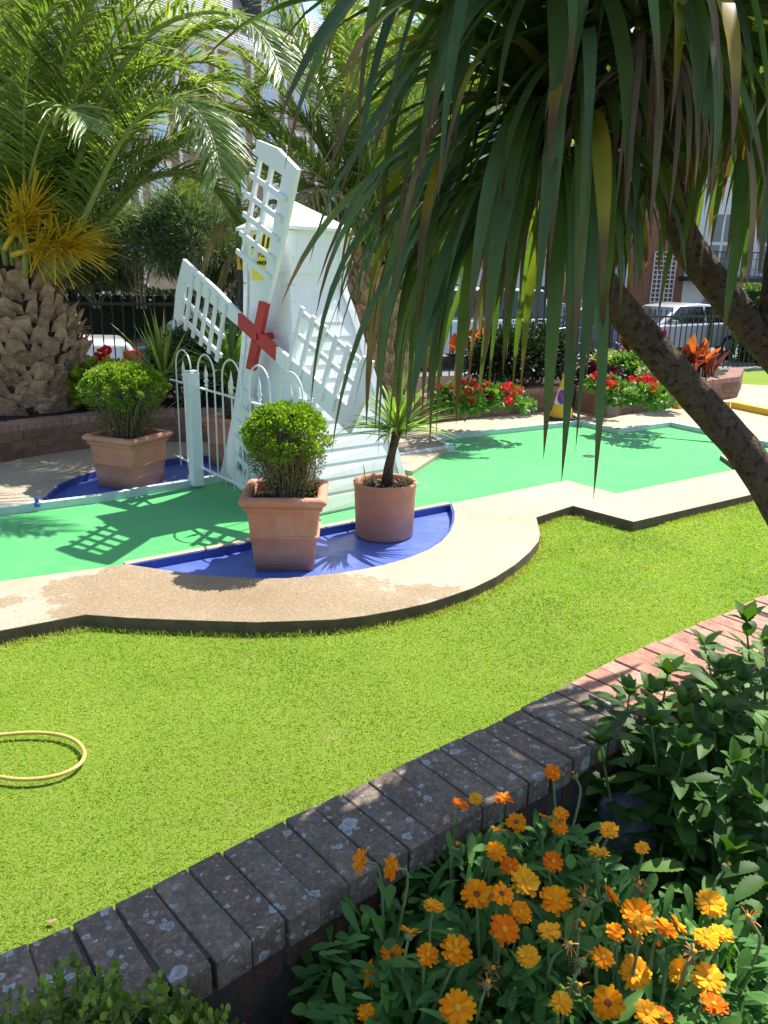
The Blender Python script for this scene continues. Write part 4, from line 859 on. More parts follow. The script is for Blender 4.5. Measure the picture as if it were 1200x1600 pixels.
# ------------------------------------------------------------------ foreground cordyline (leaning trunks)
def wprof(t): return min(1, .45+t*2.2)*(1-max(0, (t-.45)/.55)**1.7)+.015
R3 = np.random.default_rng(33)
cord = empty('cordyline_tree', (1.75, 1.75, .1), 'leaning cordyline tree with long drooping strap leaves overhanging the lawn', 'tree')
def trunk(path, rad, name='trunk'):
    P = smooth_poly([np.array(p) for p in path], 3); Rr = np.interp(np.linspace(0, 1, len(P)), np.linspace(0, 1, len(rad)), rad)*(1+R3.normal(0, .02, len(P)))
    b = MB(); b.tube(P, Rr, 20); return mk(name, b.V, b.F, M['bark'], cord, True)
T1 = [(1.62, 1.85, .05), PY(1200, 745, 1.95), PY(1105, 640, 1.98), PY(1000, 520, 1.98), PY(935, 440, 1.96), PY(885, 360, 1.93), PY(862, 290, 1.89), PY(855, 215, 1.84)]
trunk(T1, [.046, .044, .042, .040, .038, .036, .034, .032])
T2 = [(1.60, 2.0, .05), PY(1290, 640, 2.12), PY(1205, 550, 2.12), PY(1130, 460, 2.12), PY(1065, 375, 2.1), PY(1045, 290, 2.06), PY(1035, 180, 2.0), PY(1025, 20, 1.84)]
trunk(T2, [.046, .044, .042, .040, .038, .036, .034, .032])
T3 = [PY(1205, 550, 2.12), PY(1225, 420, 2.1), PY(1240, 250, 2.0), PY(1260, 60, 1.95)]
trunk(T3, [.05, .045, .04, .037], 'branch')
def crown(c, n, L, W, grav, seed, spread=(.0, 1.0), bias=None, name='leaf_crown', gm=(.5, 1.7), right=1.0):
    R = np.random.default_rng(seed); el = np.pi/2-(spread[0]+(spread[1]-spread[0])*R.random(n)**.8)*np.pi*.68; az = R.uniform(0, 2*np.pi, n)
    D = np.stack([np.cos(el)*np.cos(az), np.cos(el)*np.sin(az), np.sin(el)], 1)
    if bias is not None: D = nrm(D+np.asarray(bias)*R.random(n)[:, None])
    P = np.asarray(c)+D*R.uniform(.02, .05, n)[:, None]+np.stack([np.zeros(n), np.zeros(n), -R.random(n)*.10], 1)
    L = L*np.where(D[:, 0] > .1, right, 1.0)
    V, F, T = straps(P, D, L*R.uniform(.72, 1.08, n), W*R.uniform(.6, 1.2, n), 13, grav*R.uniform(gm[0], gm[1], n), wprof, .30, R.normal(0, .5, n))
    return mk(name, V, F, M['cord_leaf'], cord, attrs={'t': T})
C1 = PY(890, 160, 1.84); C2 = PY(1010, -40, 1.62); C3 = PY(1245, 60, 1.9); C4 = PY(840, -170, 1.72); C5 = PY(1180, -330, 1.75)
crown(C1, 190, .74, .031, .24, 41, bias=(-.6, -.05, 0), right=.5)
crown(C1+np.array([-.02, .0, -.08]), 60, .76, .030, .34, 51, spread=(.6, 1.0), bias=(-.7, -.05, 0), right=.45)
crown(C1, 16, .84, .030, .05, 52, spread=(.05, .45), bias=(-1.3, .1, .35), name='outer_leaves')
crown(C2, 120, .50, .034, .25, 42)
crown(C3, 130, .58, .032, .26, 43)
crown(C4, 110, .70, .032, .22, 44)
crown(C4, 14, .74, .032, .07, 53, spread=(.35, .7), bias=(-1.8, .2, .0), name='outer_leaves')
crown(C5, 110, .75, .036, .2, 46)
for cc_, sd_ in ((C1, 61), (C2, 62), (C3, 63)):     # dead thatch hanging under the crowns
    o_t = crown(cc_-np.array([0, 0, .06]), 26, .36, .012, .5, sd_, spread=(.7, 1.0), name='dead_leaves'); o_t.data.materials[0] = M['thatch']
trunk([C1, (C1+C4)/2+np.array([.05, .05, 0]), C4], [.036, .034, .03], 'branch')
C6 = PY(1115, 140, 2.6); crown(C6, 130, .52, .036, .24, 48)
trunk([PY(1045, 290, 2.06), PY(1075, 210, 2.3), C6], [.034, .032, .03], 'branch')
trunk([C3, (C3+C5)/2, C5], [.037, .034, .03], 'branch')
# ------------------------------------------------------------------ flower bed: calendulas
def blob(p, s): return p
CAL = [(565,1345,'L'),(612,1355,'L'),(678,1418,'h'),(640,1458,'u'),(613,1494,'d'),(580,1522,'L'),(572,1583,'s'),(668,1493,'o'),(713,1487,'O'),(715,1575,'O'),(745,1398,'D'),(718,1258,'h'),(743,1248,'s'),(787,1247,'h'),(807,1285,'d'),(778,1298,'u'),(775,1330,'o'),(713,1322,'b'),(784,1397,'d'),(797,1354,'o'),(820,1377,'O'),(813,1425,'o'),(788,1452,'O'),(852,1278,'u'),(873,1292,'o'),(864,1346,'o'),(868,1408,'O'),(858,1455,'h'),(825,1495,'o'),(877,1568,'o'),(863,1207,'o'),(897,1210,'b'),(877,1272,'s'),(951,1298,'o'),(935,1331,'h'),(1003,1326,'s'),(999,1380,'w'),(953,1400,'R'),(995,1428,'O'),(1005,1443,'h'),(990,1458,'R'),(1040,1452,'h'),(1058,1447,'R'),(961,1457,'s'),(1111,1411,'O'),(1104,1466,'h'),(1127,1461,'h'),(942,1496,'o'),(993,1520,'O'),(1062,1518,'L'),(1108,1530,'O'),(1115,1570,'h'),(950,1568,'D'),(1010,1582,'o'),(1032,1588,'h'),(912,1500,'w'),(1031,1481,'b'),(1136,1353,'b'),(770,1512,'w'),(762,1535,'w'),(912,1400,'w'),(905,1440,'w'),(1170,1433,'w'),(890,1475,'w'),(905,1540,'w'),(1085,1488,'w'),(908,1447,'b')]
def flower_mesh(kind, R):
    """petals + centre at origin facing +Z"""
    size = {'O': .0255, 'D': .0255, 'o': .0185, 'd': .020, 'h': .0195, 'L': .021, 'R': .0205, 'u': .018, 's': .0145, 'b': .009, 'w': .018}[kind]*R.uniform(.94, 1.06)
    if kind == 'b': n, cup = 12, 1.25
    elif kind == 'w': n, cup = 14, -.3
    elif kind == 'u': n, cup = 13, .35
    else: n, cup = int(R.integers(15, 19)), R.uniform(.05, .30)
    out = []
    for layer in range(2 if kind not in 'bwu' else 1):
        a = np.linspace(0, 2*np.pi, n, endpoint=False)+R.normal(0, .07, n)+layer*.2; c = cup+layer*.22+R.normal(0, .10 if kind != 'w' else .7, n)
        D = np.stack([np.cos(a)*np.cos(c), np.sin(a)*np.cos(c), np.sin(c)], 1); P = D*size*.16
        side = np.stack([-np.sin(a), np.cos(a), np.zeros(n)], 1)
        out.append(leaves(P, D, size*R.uniform(.84, 1.04, n)*(1-.13*layer), size*(.31 if kind != 'w' else .13), [(0, .3), (.3, .72), (.7, 1), (.92, .9), (1, .35)], droop=R.uniform(-.05, .28, n), side=side+R.normal(0, .1, (n, 3)), fold=.12))
    return join(*out), size
def basis(nv):
    nv = nrm(nv); a = nrm(np.cross([0, 1.0, .1], nv)); return np.stack([a, np.cross(nv, a), nv], 1)
camp = np.array([0, 0, CAMH]); RC = np.random.default_rng(77)
fl3 = []
for px, py, kd in CAL:
    z = .53+.05*RC.random()-.05*(py > 1500)
    if px < 640 and py > 1450: z = .46
    if px < 640 and py < 1450: z = .57
    fl3.append((G(px, py, z), kd))
groups = [[] for _ in range(9)]
seeds = np.array([[-.02, 1.06], [.05, 1.28], [.12, .92], [.26, 1.10], [.28, 1.32], [.36, .88], [.46, 1.08], [.56, .90], [.60, 1.20]])
seeds = np.array([G(x, y, .47)[:2] for x, y in [(620, 1470), (640, 1570), (740, 1360), (780, 1480), (860, 1330), (880, 1500), (960, 1420), (1010, 1560), (1110, 1480)]])
for p, kd in fl3:
    groups[int(np.argmin(np.linalg.norm(seeds-p[:2]-np.array([0, 0]), axis=1)))].append((p, kd))
CALLAB = ['orange calendula leaning out against the brick wall with side on blooms', 'orange calendula at the lower left edge of the flower clump', 'orange calendula with a wide dark eyed bloom nearest the wall middle',
          'orange calendula in the middle front with two broad blooms side by side', 'orange calendula at the back of the clump below the coping', 'orange calendula in the clump with spidery wilted heads', 'orange calendula growing just in front of the dark stone animal',
          'orange calendula at the front edge with a big dark eyed bloom', 'orange calendula at the right end of the clump beside the dark path']
SMALLOVAL = [(0, .25), (.25, .55), (.6, 1), (.85, .8), (1, .2)]
for gi, g in enumerate(groups):
    if not g: continue
    s = seeds[gi]; base = np.array([s[0], s[1], ZB])
    root = empty('calendula', base, CALLAB[gi], 'flower plant', 'orange calendulas in the front bed')
    st = MB()
    for p, kd in g:
        toc = nrm(camp-p); 
        if kd in 'OoDds': nv = nrm(toc*.9+np.array([.15, .25, .55])+RC.normal(0, .12, 3))
        elif kd == 'h': nv = nrm(np.array([.3, .2, 1.0])+toc*.25+RC.normal(0, .2, 3))
        elif kd == 'L': nv = nrm(np.array([-1.0, -.3, .45])+RC.normal(0, .1, 3))
        elif kd == 'R': nv = nrm(np.array([.9, .1, .7])+RC.normal(0, .1, 3))
        elif kd == 'u': nv = nrm(np.array([.2, .5, .8]))
        else: nv = nrm(np.array([.2, .1, .9])+RC.normal(0, .4, 3))
        (V, F, T), size = flower_mesh(kd, RC); B_ = basis(nv)
        fo = mk('flower', V@B_.T+p, F, M['wilt'] if kd == 'w' else (M['orange_petal'], M['deep_petal'], M['yellow_orange_petal'])[int(RC.choice(3, p=[.5, .25, .25]))], root, attrs={'t': T}, loc=p)
        if kd not in 'b':
            dm = MB(); dr = size*(.25 if kd in 'Dd' else .23); dm.lathe([(dr, -.001), (dr*.95, .003), (dr*.6, .005), (0, .0052)], (0, 0, 0), 14)
            dv = np.array(dm.V)@B_.T+p
            do = mk('flower_centre', dv, dm.F, M['disc_brown'] if kd in 'Dd' else M['disc_orange'], fo, True)
        gc = MB(); gc.lathe([(.001, -.012), (.006, -.010), (.0085, -.004), (.007, .001)], (0, 0, 0), 10)
        n0 = len(st.V); st.add(np.array(gc.V)@B_.T+p, gc.F)
        q = p-nv*.012; b0 = base+np.array([RC.normal(0, .035), RC.normal(0, .035), 0]); mid = (q*.6+b0*.4)+np.array([0, 0, .04])-nv*.02
        pp_ = smooth_poly([q, q-nv*.03, mid, b0], 2); st.tube(pp_, np.linspace(.0022, .0036, len(pp_)), 6, False)
    st.build('stems', M['cal_stem'], root)
    # leaves: spatulate, filling the clump
    nL = 900 if gi not in (0, 1) else 650
    rr = .165*np.sqrt(RC.random(nL)); aa = RC.uniform(0, 6.283, nL); hz = RC.random(nL)
    P = np.stack([base[0]+rr*np.cos(aa), base[1]+rr*np.sin(aa)*.85, ZB+.02+.40*hz*(1-(rr/.26)**2)], 1); P[:, 2] -= np.where(P[:, 1] < .80, .1, 0)
    D = nrm(np.stack([np.cos(aa)*.7, np.sin(aa)*.7, RC.uniform(-.1, .9, nL)], 1)+RC.normal(0, .45, (nL, 3)))
    V, F, T = leaves(P, D, RC.uniform(.032, .075, nL), RC.uniform(.013, .024, nL), SMALLOVAL, droop=RC.uniform(.0, .45, nL), fold=.25, roll=RC.uniform(-.5, .5, nL))
    mk('leaves', V, F, M['cal_leaf'], root, attrs={'t': T})
# ------------------------------------------------------------------ serrated leafy plants at right
def serr():
    rows = [(0, .08)]; ks = 9
    prof = lambda t: math.sin(min(1, t**.75)*math.pi)**.8 if t < 1 else 0
    for i in range(1, ks):
        t = i/ks; rows += [(t-.02, prof(t)*1.0+.03), (t+.012, prof(t)*.88)]
    return rows+[(1, .02)]
SERR = serr()
HP = [(975,1062,.60),(1035,1030,.62),(1158,948,.70),(1092,985,.64),(1190,985,.68),(1010,1110,.60),(1105,1090,.62),(1060,1150,.56),(1185,1120,.62),(930,1140,.54),(1095,1225,.50),(1178,1230,.52),(1130,1310,.44),(1190,1370,.40),(1140,1170,.58),(1012,1140,.5),(1060,1080,.62),(1150,1040,.66),(1010,1060,.58),(1225,1060,.66),(1240,1180,.6),(1235,1290,.5),(1120,1030,.66),(1130,1350,.36),(1160,1400,.34),(1200,1450,.3),(1105,1290,.40)]
HW = ['leaning towards the wall coping','behind the first over the pink bricks','topmost against the lawn at the right edge','beside the topmost one','at the right edge below the topmost','in front over the shaded coping','in the middle of the mass','above the dark stone animal','at the right edge half in sun','lowest one tucked against the wall','right of the dark stone animal','at the right edge in deep shade','low in deep shade by the calendulas','lowest at the right edge']
RH = np.random.default_rng(91)
for i, (px, py, z) in enumerate(HP):
    top = G(px+8, py+24, z-.02); b0 = np.array([top[0]+RH.normal(.02, .06), top[1]+RH.normal(0, .05)-.03, ZB])
    root = empty('leafy_plant', b0, 'serrated leaved green plant '+(HW[i] if i < len(HW) else 'within the mass filling the right of the flower bed'), 'leafy plant', 'serrated leaved plants at the right of the bed')
    H = z-ZB; k = max(4, int(H/.046)); P = []; D = []; L = []; sm = MB(); sm.tube([b0, (b0+top)/2+RH.normal(0, .01, 3), top], [.005, .004, .0025], 6, False)
    for j in range(k):
        t = (j+1)/k; c = b0+(top-b0)*t; a0 = (j % 2)*math.pi/2+RH.normal(0, .25)
        for a in (a0, a0+math.pi):
            e = .15+.75*t**2.5+RH.normal(0, .15); P.append(c); D.append([math.cos(a)*math.cos(e), math.sin(a)*math.cos(e), math.sin(e)]); L.append((.125-.045*t**2)*RH.uniform(.85, 1.15))
        if j < k-1:
            for _ in range(4):
                a = RH.uniform(0, 6.28); e = RH.uniform(-.2, .5); q = c+np.array([math.cos(a), math.sin(a), 0])*RH.uniform(.02, .085); P.append(q); D.append([math.cos(a)*math.cos(e), math.sin(a)*math.cos(e), math.sin(e)]); L.append(RH.uniform(.06, .11))
    for a in np.linspace(0, 6.28, 6)[:5]+RH.uniform(0, 1):
        e = RH.uniform(.55, 1.15); P.append(top); D.append([math.cos(a)*math.cos(e), math.sin(a)*math.cos(e), math.sin(e)]); L.append(RH.uniform(.055, .085))
    L = np.array(L); V, F, T = leaves(P, D, L, L*RH.uniform(.36, .48, len(L)), SERR, droop=RH.uniform(.05, .45, len(L)), fold=.28)
    mk('leaves', V, F, M['helio_leaf'], root, attrs={'t': T}); sm.build('stem', M['cal_stem'], root)
# low box bush at the bottom left
def hedge_tuft(loc, w_, d_, h, n, label, seed):
    R = np.random.default_rng(seed); root = empty('box_bush', loc, label, 'shrub')
    P = []; D = []; L = []; sm = MB(); ns = 900
    for i in range(ns):
        x = R.uniform(-1, 1)*w_; y = R.uniform(-1, 1)*d_; hh = h*(1-.45*(x/w_)**2-.3*(y/d_)**2)*R.uniform(.75, 1.08); tp = np.array([x*1.1+R.normal(0, .015), y*1.1, hh]); b0 = np.array([x*.7, y*.7, hh*.35])
        b0 = tp-np.array([R.normal(0, .035), R.normal(0, .035), .15]); sm.tube([b0, (b0+tp)/2+R.normal(0, .004, 3), tp-np.array([0, 0, .01])], [.0016, .0013, .0008], 4, False)
        k = 20
        for j in range(k):
            t = (j+1)/k; c = b0+(tp-b0)*t; a = j*2.4+R.normal(0, .3); e = .25+.8*t**2+R.normal(0, .2)
            P.append(c); D.append([math.cos(a)*math.cos(e), math.sin(a)*math.cos(e), math.sin(e)]); L.append(R.uniform(.013, .021)*(1.1-.4*t**3))
    L = np.array(L); V, F, T = leaves(P, D, L, L*.68, OVAL, fold=.3, roll=R.normal(0, .4, len(L)))
    o = mk('foliage', V, F, M['low_box_leaf'], None, attrs={'t': T}); o.parent = root
    o = sm.build('stems', M['twig']); o.parent = root
hedge_tuft((-.39, .86, .10), .25, .13, .53, 0, 'low box bush with sunlit shoot tips at the bottom left corner', 5)
# ------------------------------------------------------------------ dark stone animal
sa = G(985, 1270, .36)+np.array([0, .0, 0])
rt = empty('stone_ornament', (sa[0], sa[1]+.03, ZB), 'dark weathered stone animal with small ears sitting among the leaves', 'garden ornament')
bm_ = bpy.data.metaballs.new('ornament'); mo_ = bpy.data.objects.new('ornament', bm_); col.objects.link(mo_); bm_.resolution = .008; bm_.threshold = .35
for (x, y, z, r_, sx, sy, sz) in [(0, .05, .09, .12, 1, 1.1, 1), (0, .0, .20, .085, 1, 1, 1), (0, -.045, .165, .055, 1, 1, .9), (.0, -.07, .14, .035, 1, 1, .8), (.062, .02, .255, .022, 1, .7, 1.2), (-.062, .02, .255, .022, 1, .7, 1.2), (-.06, -.02, .05, .05, 1, 1.2, 1), (.06, -.02, .05, .05, 1, 1.2, 1), (.038, -.045, .205, .022, 1, 1, 1), (-.038, -.045, .205, .022, 1, 1, 1), (0, -.01, .25, .045, 1.3, 1, .6)]:
    e_ = bm_.elements.new(type='ELLIPSOID'); e_.co = (x, y, z); e_.radius = r_*1.5; e_.size_x = sx; e_.size_y = sy; e_.size_z = sz
dg = bpy.context.evaluated_depsgraph_get(); me = bpy.data.meshes.new_from_object(mo_.evaluated_get(dg)); bpy.data.objects.remove(mo_)
me.materials.clear(); me.materials.append(M['stone_dark']); me.polygons.foreach_set('use_smooth', np.ones(len(me.polygons), dtype=bool))
ob = bpy.data.objects.new('stone_body', me); col.objects.link(ob); ob.parent = rt
rt.rotation_euler = (0, 0, math.radians(25)); rt.scale = (.88, .88, 1.02)
ey = MB()
for sx in (-1, 1): ey.lathe([(.0, -.006), (.006, -.004), (.0075, 0), (.006, .004), (0, .006)], (sx*.036, -.085, .213), 10)
o = ey.build('eyes', M['rubber'], None, True); o.parent = rt
# ------------------------------------------------------------------ hose
hz = -.006
hp = [(-200, 1185), (-80, 1158), (0, 1148), (50, 1144), (92, 1147), (120, 1157), (133, 1173), (131, 1188), (116, 1202), (85, 1214), (40, 1219), (0, 1215), (-60, 1200), (-160, 1190), (-300, 1230)]
hpts = smooth_poly([G(x, y, hz)+np.array([0, 0, .0]) for x, y in hp], 3)
b = MB(); b.tube(hpts, .0072, 10); tag(mk('garden_hose', b.V, b.F, M['hose'], None, True), 'yellow garden hose lying in a loop on the lawn', 'garden hose')
b = MB(); q = G(58, 787, .05); b.lathe([(0, 0), (.022, 0), (.022, .025), (.014, .03), (.014, .06), (.02, .065), (.0, .07)], (q[0], q[1], .03), 16); tag(b.build('blue_peg', M['blue'], None), 'small blue painted peg at the left end of the white kerb', 'peg')
lf = MB(); q = G(70, 1440, -.02); lf.plate([q, q+np.array([.02, .006, .004]), q+np.array([.035, .0, .008]), q+np.array([.018, -.008, .004])], (0, 0, 1), .0006); tag(lf.build('fallen_leaf', M['brick_pink']), 'small fallen brown leaf on the lawn near the wall', 'leaf')
# ------------------------------------------------------------------ parking cone
q = G(877, 654, ZC); cn = empty('parking_cone', (q[0], q[1], ZC), 'yellow no waiting cone with a blue round sign beside the planter wall', 'traffic cone', rz=0)
b = MB(); r0, r1, hh = .135, .018, .50; b.lathe([(r0, .02), (r1, hh), (r1*.6, hh+.006), (0, hh+.007)], (0, 0, 0), 28); o = b.build('cone_body', M['yellow'], None, True); o.parent = cn
b = MB(); b.prism([(x, y) for x, y in rrect(.17, .03)], 0, .028); o = b.build('cone_base', M['rubber']); o.parent = cn
def conepatch(name, mat, zc_, a_, b_, rot, off, parent, n=28, band=None):
    V = []; F = []
    def pt_(u_, v_):
        z = zc_+v_; rr = r0+(r1-r0)*(z-.02)/(hh-.02)+off; th = rot+u_/max(rr, .03); return (rr*math.cos(th), rr*math.sin(th), z)
    rows = 6
    for k_ in range(rows+1):
        f_ = k_/rows
        for j in range(n):
            t_ = 2*math.pi*j/n
            if band: ff = band+(1-band)*f_
            else: ff = f_
            V.append(pt_(a_*ff*math.cos(t_), b_*ff*math.sin(t_)))
    for k_ in range(rows):
        for j in range(n): F.append([k_*n+j, k_*n+(j+1) % n, (k_+1)*n+(j+1) % n, (k_+1)*n+j])
    o = mk(name, V, F, mat, None); o.parent = parent; return o
WH = surf('cone_white', (.78, .78, .80), (.74, .74, .76), 6, .4, 0); BL = surf('sign_blue', (.05, .07, .42), (.05, .06, .38), 6, .4, 0); PK = surf('sign_red', (.55, .06, .12), (.5, .05, .1), 6, .4, 0)
b = MB(); b.lathe([(r0+(r1-r0)*(z-.02)/(hh-.02)+.002, z) for z in (.175, .35)], (0, 0, 0), 28); o = b.build('white_sleeve', WH, None, True); o.parent = cn
rot = math.radians(-110)
conepatch('sign_ring', PK, .262, .062, .085, rot, .004, cn); conepatch('sign_disc', BL, .262, .052, .073, rot, .006, cn)
V = []
for k_ in range(9):
    f_ = -1+k_/4
    for w_ in (-.008, .008):
        z = .262+f_*.055+w_*.6; u_ = -f_*.038+w_; rr = r0+(r1-r0)*(z-.02)/(hh-.02)+.008; th = rot+u_/rr; V.append((rr*math.cos(th), rr*math.sin(th), z))
o = mk('sign_slash', V, [[2*i, 2*i+1, 2*i+3, 2*i+2] for i in range(8)], PK, None); o.parent = cn
# ------------------------------------------------------------------ right planters
pr1 = [G(560, 668, ZC)[:2], G(690, 659, ZC)[:2], G(780, 650, ZC)[:2], G(897, 638, ZC)[:2]]
planter_wall('brick_wall', pr1, ZC, 3, 'brick planter wall behind the green between the palm and the cone')
pr2 = [G(897, 640, ZC)[:2], G(947, 652, ZC)[:2], G(1050, 637, ZC)[:2], G(1152, 621, ZC)[:2], G(1158, 606, ZC)[:2]]
planter_wall('brick_wall', pr2, ZC, 3, 'brick planter wall with a projecting corner right of the cone')
b = MB(); b.prism([tuple(p+np.array([0, .1])) for p in pr1]+[tuple(pr1[-1]+[.3, 1.9]), tuple(pr1[0]+[-.6, 1.6])], 0, .30); tag(b.build('flower_bed', M['soil']), kind='structure')
b = MB(); b.prism([tuple(pr2[0]+[.1, .12]), tuple(pr2[1]+[0.02, .12]), tuple(pr2[2]+[0, .12]), tuple(pr2[3]+[-.1, .1]), tuple(pr2[4]+[-.1, .9]), tuple(pr2[0]+[.3, 1.9])], 0, .30); tag(b.build('flower_bed', M['soil']), kind='structure')
def shrub(name, c, rad, n, ls, mat, label, cat, seed, nclump=60, crad=.35, group=None, up=.3, lw=.55, shape=OVAL, parent=None, part=None, stems=0):
    R = np.random.default_rng(seed); rad = np.array(rad, float); c = np.array(c, float)
    d = nrm(R.normal(size=(nclump, 3))); d[:, 2] = np.abs(d[:, 2])*1.0-.25; C = c+d*rad*R.uniform(.6, 1.0, nclump)[:, None]
    idx = R.integers(0, nclump, n); off = nrm(R.normal(size=(n, 3)))*(R.random(n)**.4)[:, None]*rad.min()*crad; P = C[idx]+off
    D = nrm(nrm(off)+nrm(C[idx]-c)*.6+np.array([0, 0, up])+R.normal(0, .3, (n, 3)))
    L = ls*R.uniform(.7, 1.2, n); V, F, T = leaves(P, D, L, L*lw, shape, roll=R.uniform(-1, 1, n), droop=R.uniform(0, .3, n))
    if parent is not None: return mk(part or 'leaves', V, F, mat, parent, attrs={'t': T})
    if not stems: o = mk(name, V, F, mat, None, attrs={'t': T}); return tag(o, label, cat, group)
    root = empty(name, (c[0], c[1], c[2]-rad[2]), label, cat, group); mk('foliage', V, F, mat, root, attrs={'t': T})
    b = MB()
    for i in range(stems):
        e = C[R.integers(0, nclump)]; b0 = np.array([c[0], c[1], c[2]-rad[2]])+R.normal(0, .05, 3)*np.array([1, 1, 0]); b.tube([b0, (b0+e)/2+R.normal(0, .04, 3), e], [.02, .014, .006], 5, False)
    b.build('stems', M['twig'], root); return root
def geranium(px, py, seed, label, col_='red_petal', s=1.0, z=.52, gname='geranium', grp='red geraniums in the planters', leaf='bed_leaf', heads=4):
    R = np.random.default_rng(seed); p = G(px, py, z); root = empty(gname, (p[0], p[1], .30), label, 'flower plant', grp)
    shrub('', (p[0], p[1], .42), (.20*s, .20*s, .13*s), 420, .05, M[leaf], '', '', seed, 22, .5, parent=root, part='leaves', lw=.9)
    for i in range(heads):
        c = p+np.array([R.normal(0, .12*s), R.normal(-.05, .07), R.normal(.02, .03)]); n = 70; d = nrm(R.normal(size=(n, 3)))
        V, F, T = leaves(c+d*.028, nrm(d+R.normal(0, .4, (n, 3))), .024, .022, OVAL, roll=R.uniform(-1.5, 1.5, n)); fo = mk('flower_head', V, F, M[col_], root, attrs={'t': T})
        b = MB(); b.tube([c, (p[0]+R.normal(0, .03), p[1], .32)], [.004, .004], 5, False); b.build('stalk', M['cal_stem'], root)
GL = [(742, 598, 'behind the wall left of the cone, nearest the palm'), (725, 612, 'at the front of the left planter'), (765, 606, 'in the middle of the left planter'), (795, 603, 'at the right of the left planter'), (975, 598, 'beside the projecting corner of the right planter'), (1012, 605, 'above the front wall of the right planter'), (942, 585, 'half behind the hanging leaf tips right of the cone'), (1025, 596, 'beside the leaning trunk'), (700, 607, 'at the left end of the left planter')]
for i, (px, py, lb) in enumerate(GL): geranium(px, py+4, 300+i, 'red geranium '+lb, s=1.1)
for i, (px, py, lb) in enumerate(((855, 560, 'dense dark shrub behind the planter left of the cone'), (810, 565, 'dense dark shrub behind the red geraniums'))):
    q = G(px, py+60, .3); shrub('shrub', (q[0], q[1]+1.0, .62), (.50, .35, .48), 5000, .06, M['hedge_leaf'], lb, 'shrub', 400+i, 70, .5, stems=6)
for i, (px, py) in enumerate(((1000, 575), (960, 570), (1030, 580), (1050, 590))):
    q = G(px, py+25, .3); shrub('bedding_plant', (q[0], q[1]+.35, .45), (.30, .22, .22), 1300, .06, M['pale_leaf' if i % 2 else 'bed_leaf'], ['pale leaved bedding plant under the cannas left of the trunk', 'leafy green bedding plant nearest the cone in the right planter', 'pale leaved bedding plant beside the trunk', 'leafy bedding plant behind the red geraniums in the right planter'][i], 'bedding plant', 410+i, 30, .5)
q = G(925, 600, .35); shrub('bedding_plant', (q[0]+.1, q[1]+.2, .40), (.32, .2, .16), 1100, .07, M['purple_leaf'], 'dark purple leaved bedding plant behind the angled planter wall', 'bedding plant', 430, 26, .5)
def canna(px, py, zc, H, seed, label, n=16, s=1.0):
    R = np.random.default_rng(seed); q = G(px, py, zc); root = empty('canna', (q[0], q[1], zc), label, 'canna plant', 'bronze leaved cannas')
    st = MB(); P = []; D = []
    for i in range(n):
        a = R.uniform(0, 6.28); e = R.uniform(.7, 1.45); h0 = R.uniform(.0, .55)*H; b0 = q+np.array([R.normal(0, .07), R.normal(0, .07), 0]); st.tube([b0, b0+np.array([0, 0, h0+.05])], [.012, .009], 6, False)
        P.append(b0+np.array([0, 0, h0])); D.append([math.cos(a)*math.cos(e), math.sin(a)*math.cos(e), math.sin(e)])
    L = R.uniform(.32, .5, n)*s; V, F, T = leaves(P, D, L, L*.34, [(0, .15), (.2, .7), (.45, 1), (.75, .7), (.93, .25), (1, .02)], droop=R.uniform(0, .35, n), fold=.35); mk('leaves', V, F, M['canna_leaf'], root, attrs={'t': T}); st.build('stalks', M['purple_leaf'], root)
canna(1072, 598, .30, .5, 501, 'bronze and orange leaved canna at the right end of the planter', 20, 1.0); canna(1095, 590, .30, .5, 502, 'orange leaved canna overhanging the planter end right of the trunk', 16, .95)
canna(985, 560, .30, .55, 503, 'bronze canna behind the leaf tips left of the trunk', 16, 1.05); canna(752, 560, .30, .75, 504, 'orange canna behind the red geraniums in the left planter', 14, 1.1)
canna(725, 570, .30, .5, 505, 'yellow streaked canna at the left of the left planter', 10, .9)
# planting in the left planter
shrub('nasturtium', (G(160, 610, .5)[0], G(160, 610, .5)[1]+.15, .52), (.40, .25, .26), 1100, .075, M['bright_leaf'], 'bright green round leaved nasturtium between the palm trunk and the box bush', 'flower plant', 610, 40, .45, lw=.95)
for i, (px, py, c_) in enumerate(((158, 552, 'red_petal'), (166, 547, 'red_petal'), (170, 562, 'yellow_petal'), (170, 580, 'red_petal'), (194, 568, 'yellow_petal'), (152, 557, 'red_petal'))):
    R = np.random.default_rng(620+i); c = PY(px, py, 7.55); n = 26; d = nrm(R.normal(size=(n, 3))); root = empty('nasturtium_flower', c, ['red nasturtium bloom left of the topmost pair', 'topmost red nasturtium bloom in front of the white car', 'yellow nasturtium bloom under the red ones', 'single red nasturtium bloom low in the green leaves', 'small yellow nasturtium bloom in front of the black car', 'dark red nasturtium bloom nearest the palm trunk'][i], 'flower', 'nasturtium blooms beside the palm trunk')
    V, F, T = leaves(c+d*.012, nrm(d+R.normal(0, .4, (n, 3))), .042, .036, OVAL, roll=R.uniform(-1.5, 1.5, n)); mk('petals', V, F, M[c_], root, attrs={'t': T}); b = MB(); b.tube([c, c+np.array([0, .02, -.16])], [.003, .003], 5, False); b.build('stalk', M['cal_stem'], root)
q = PY(252, 600, 8.1); spiky((q[0], 8.1, .30), (.03, 0), .25, .03, 60, .70, .034, 'spiky green plant with upright leaves in the back planter by the railing', M['yucca_leaf'], .03, seed=31, spread=.75)
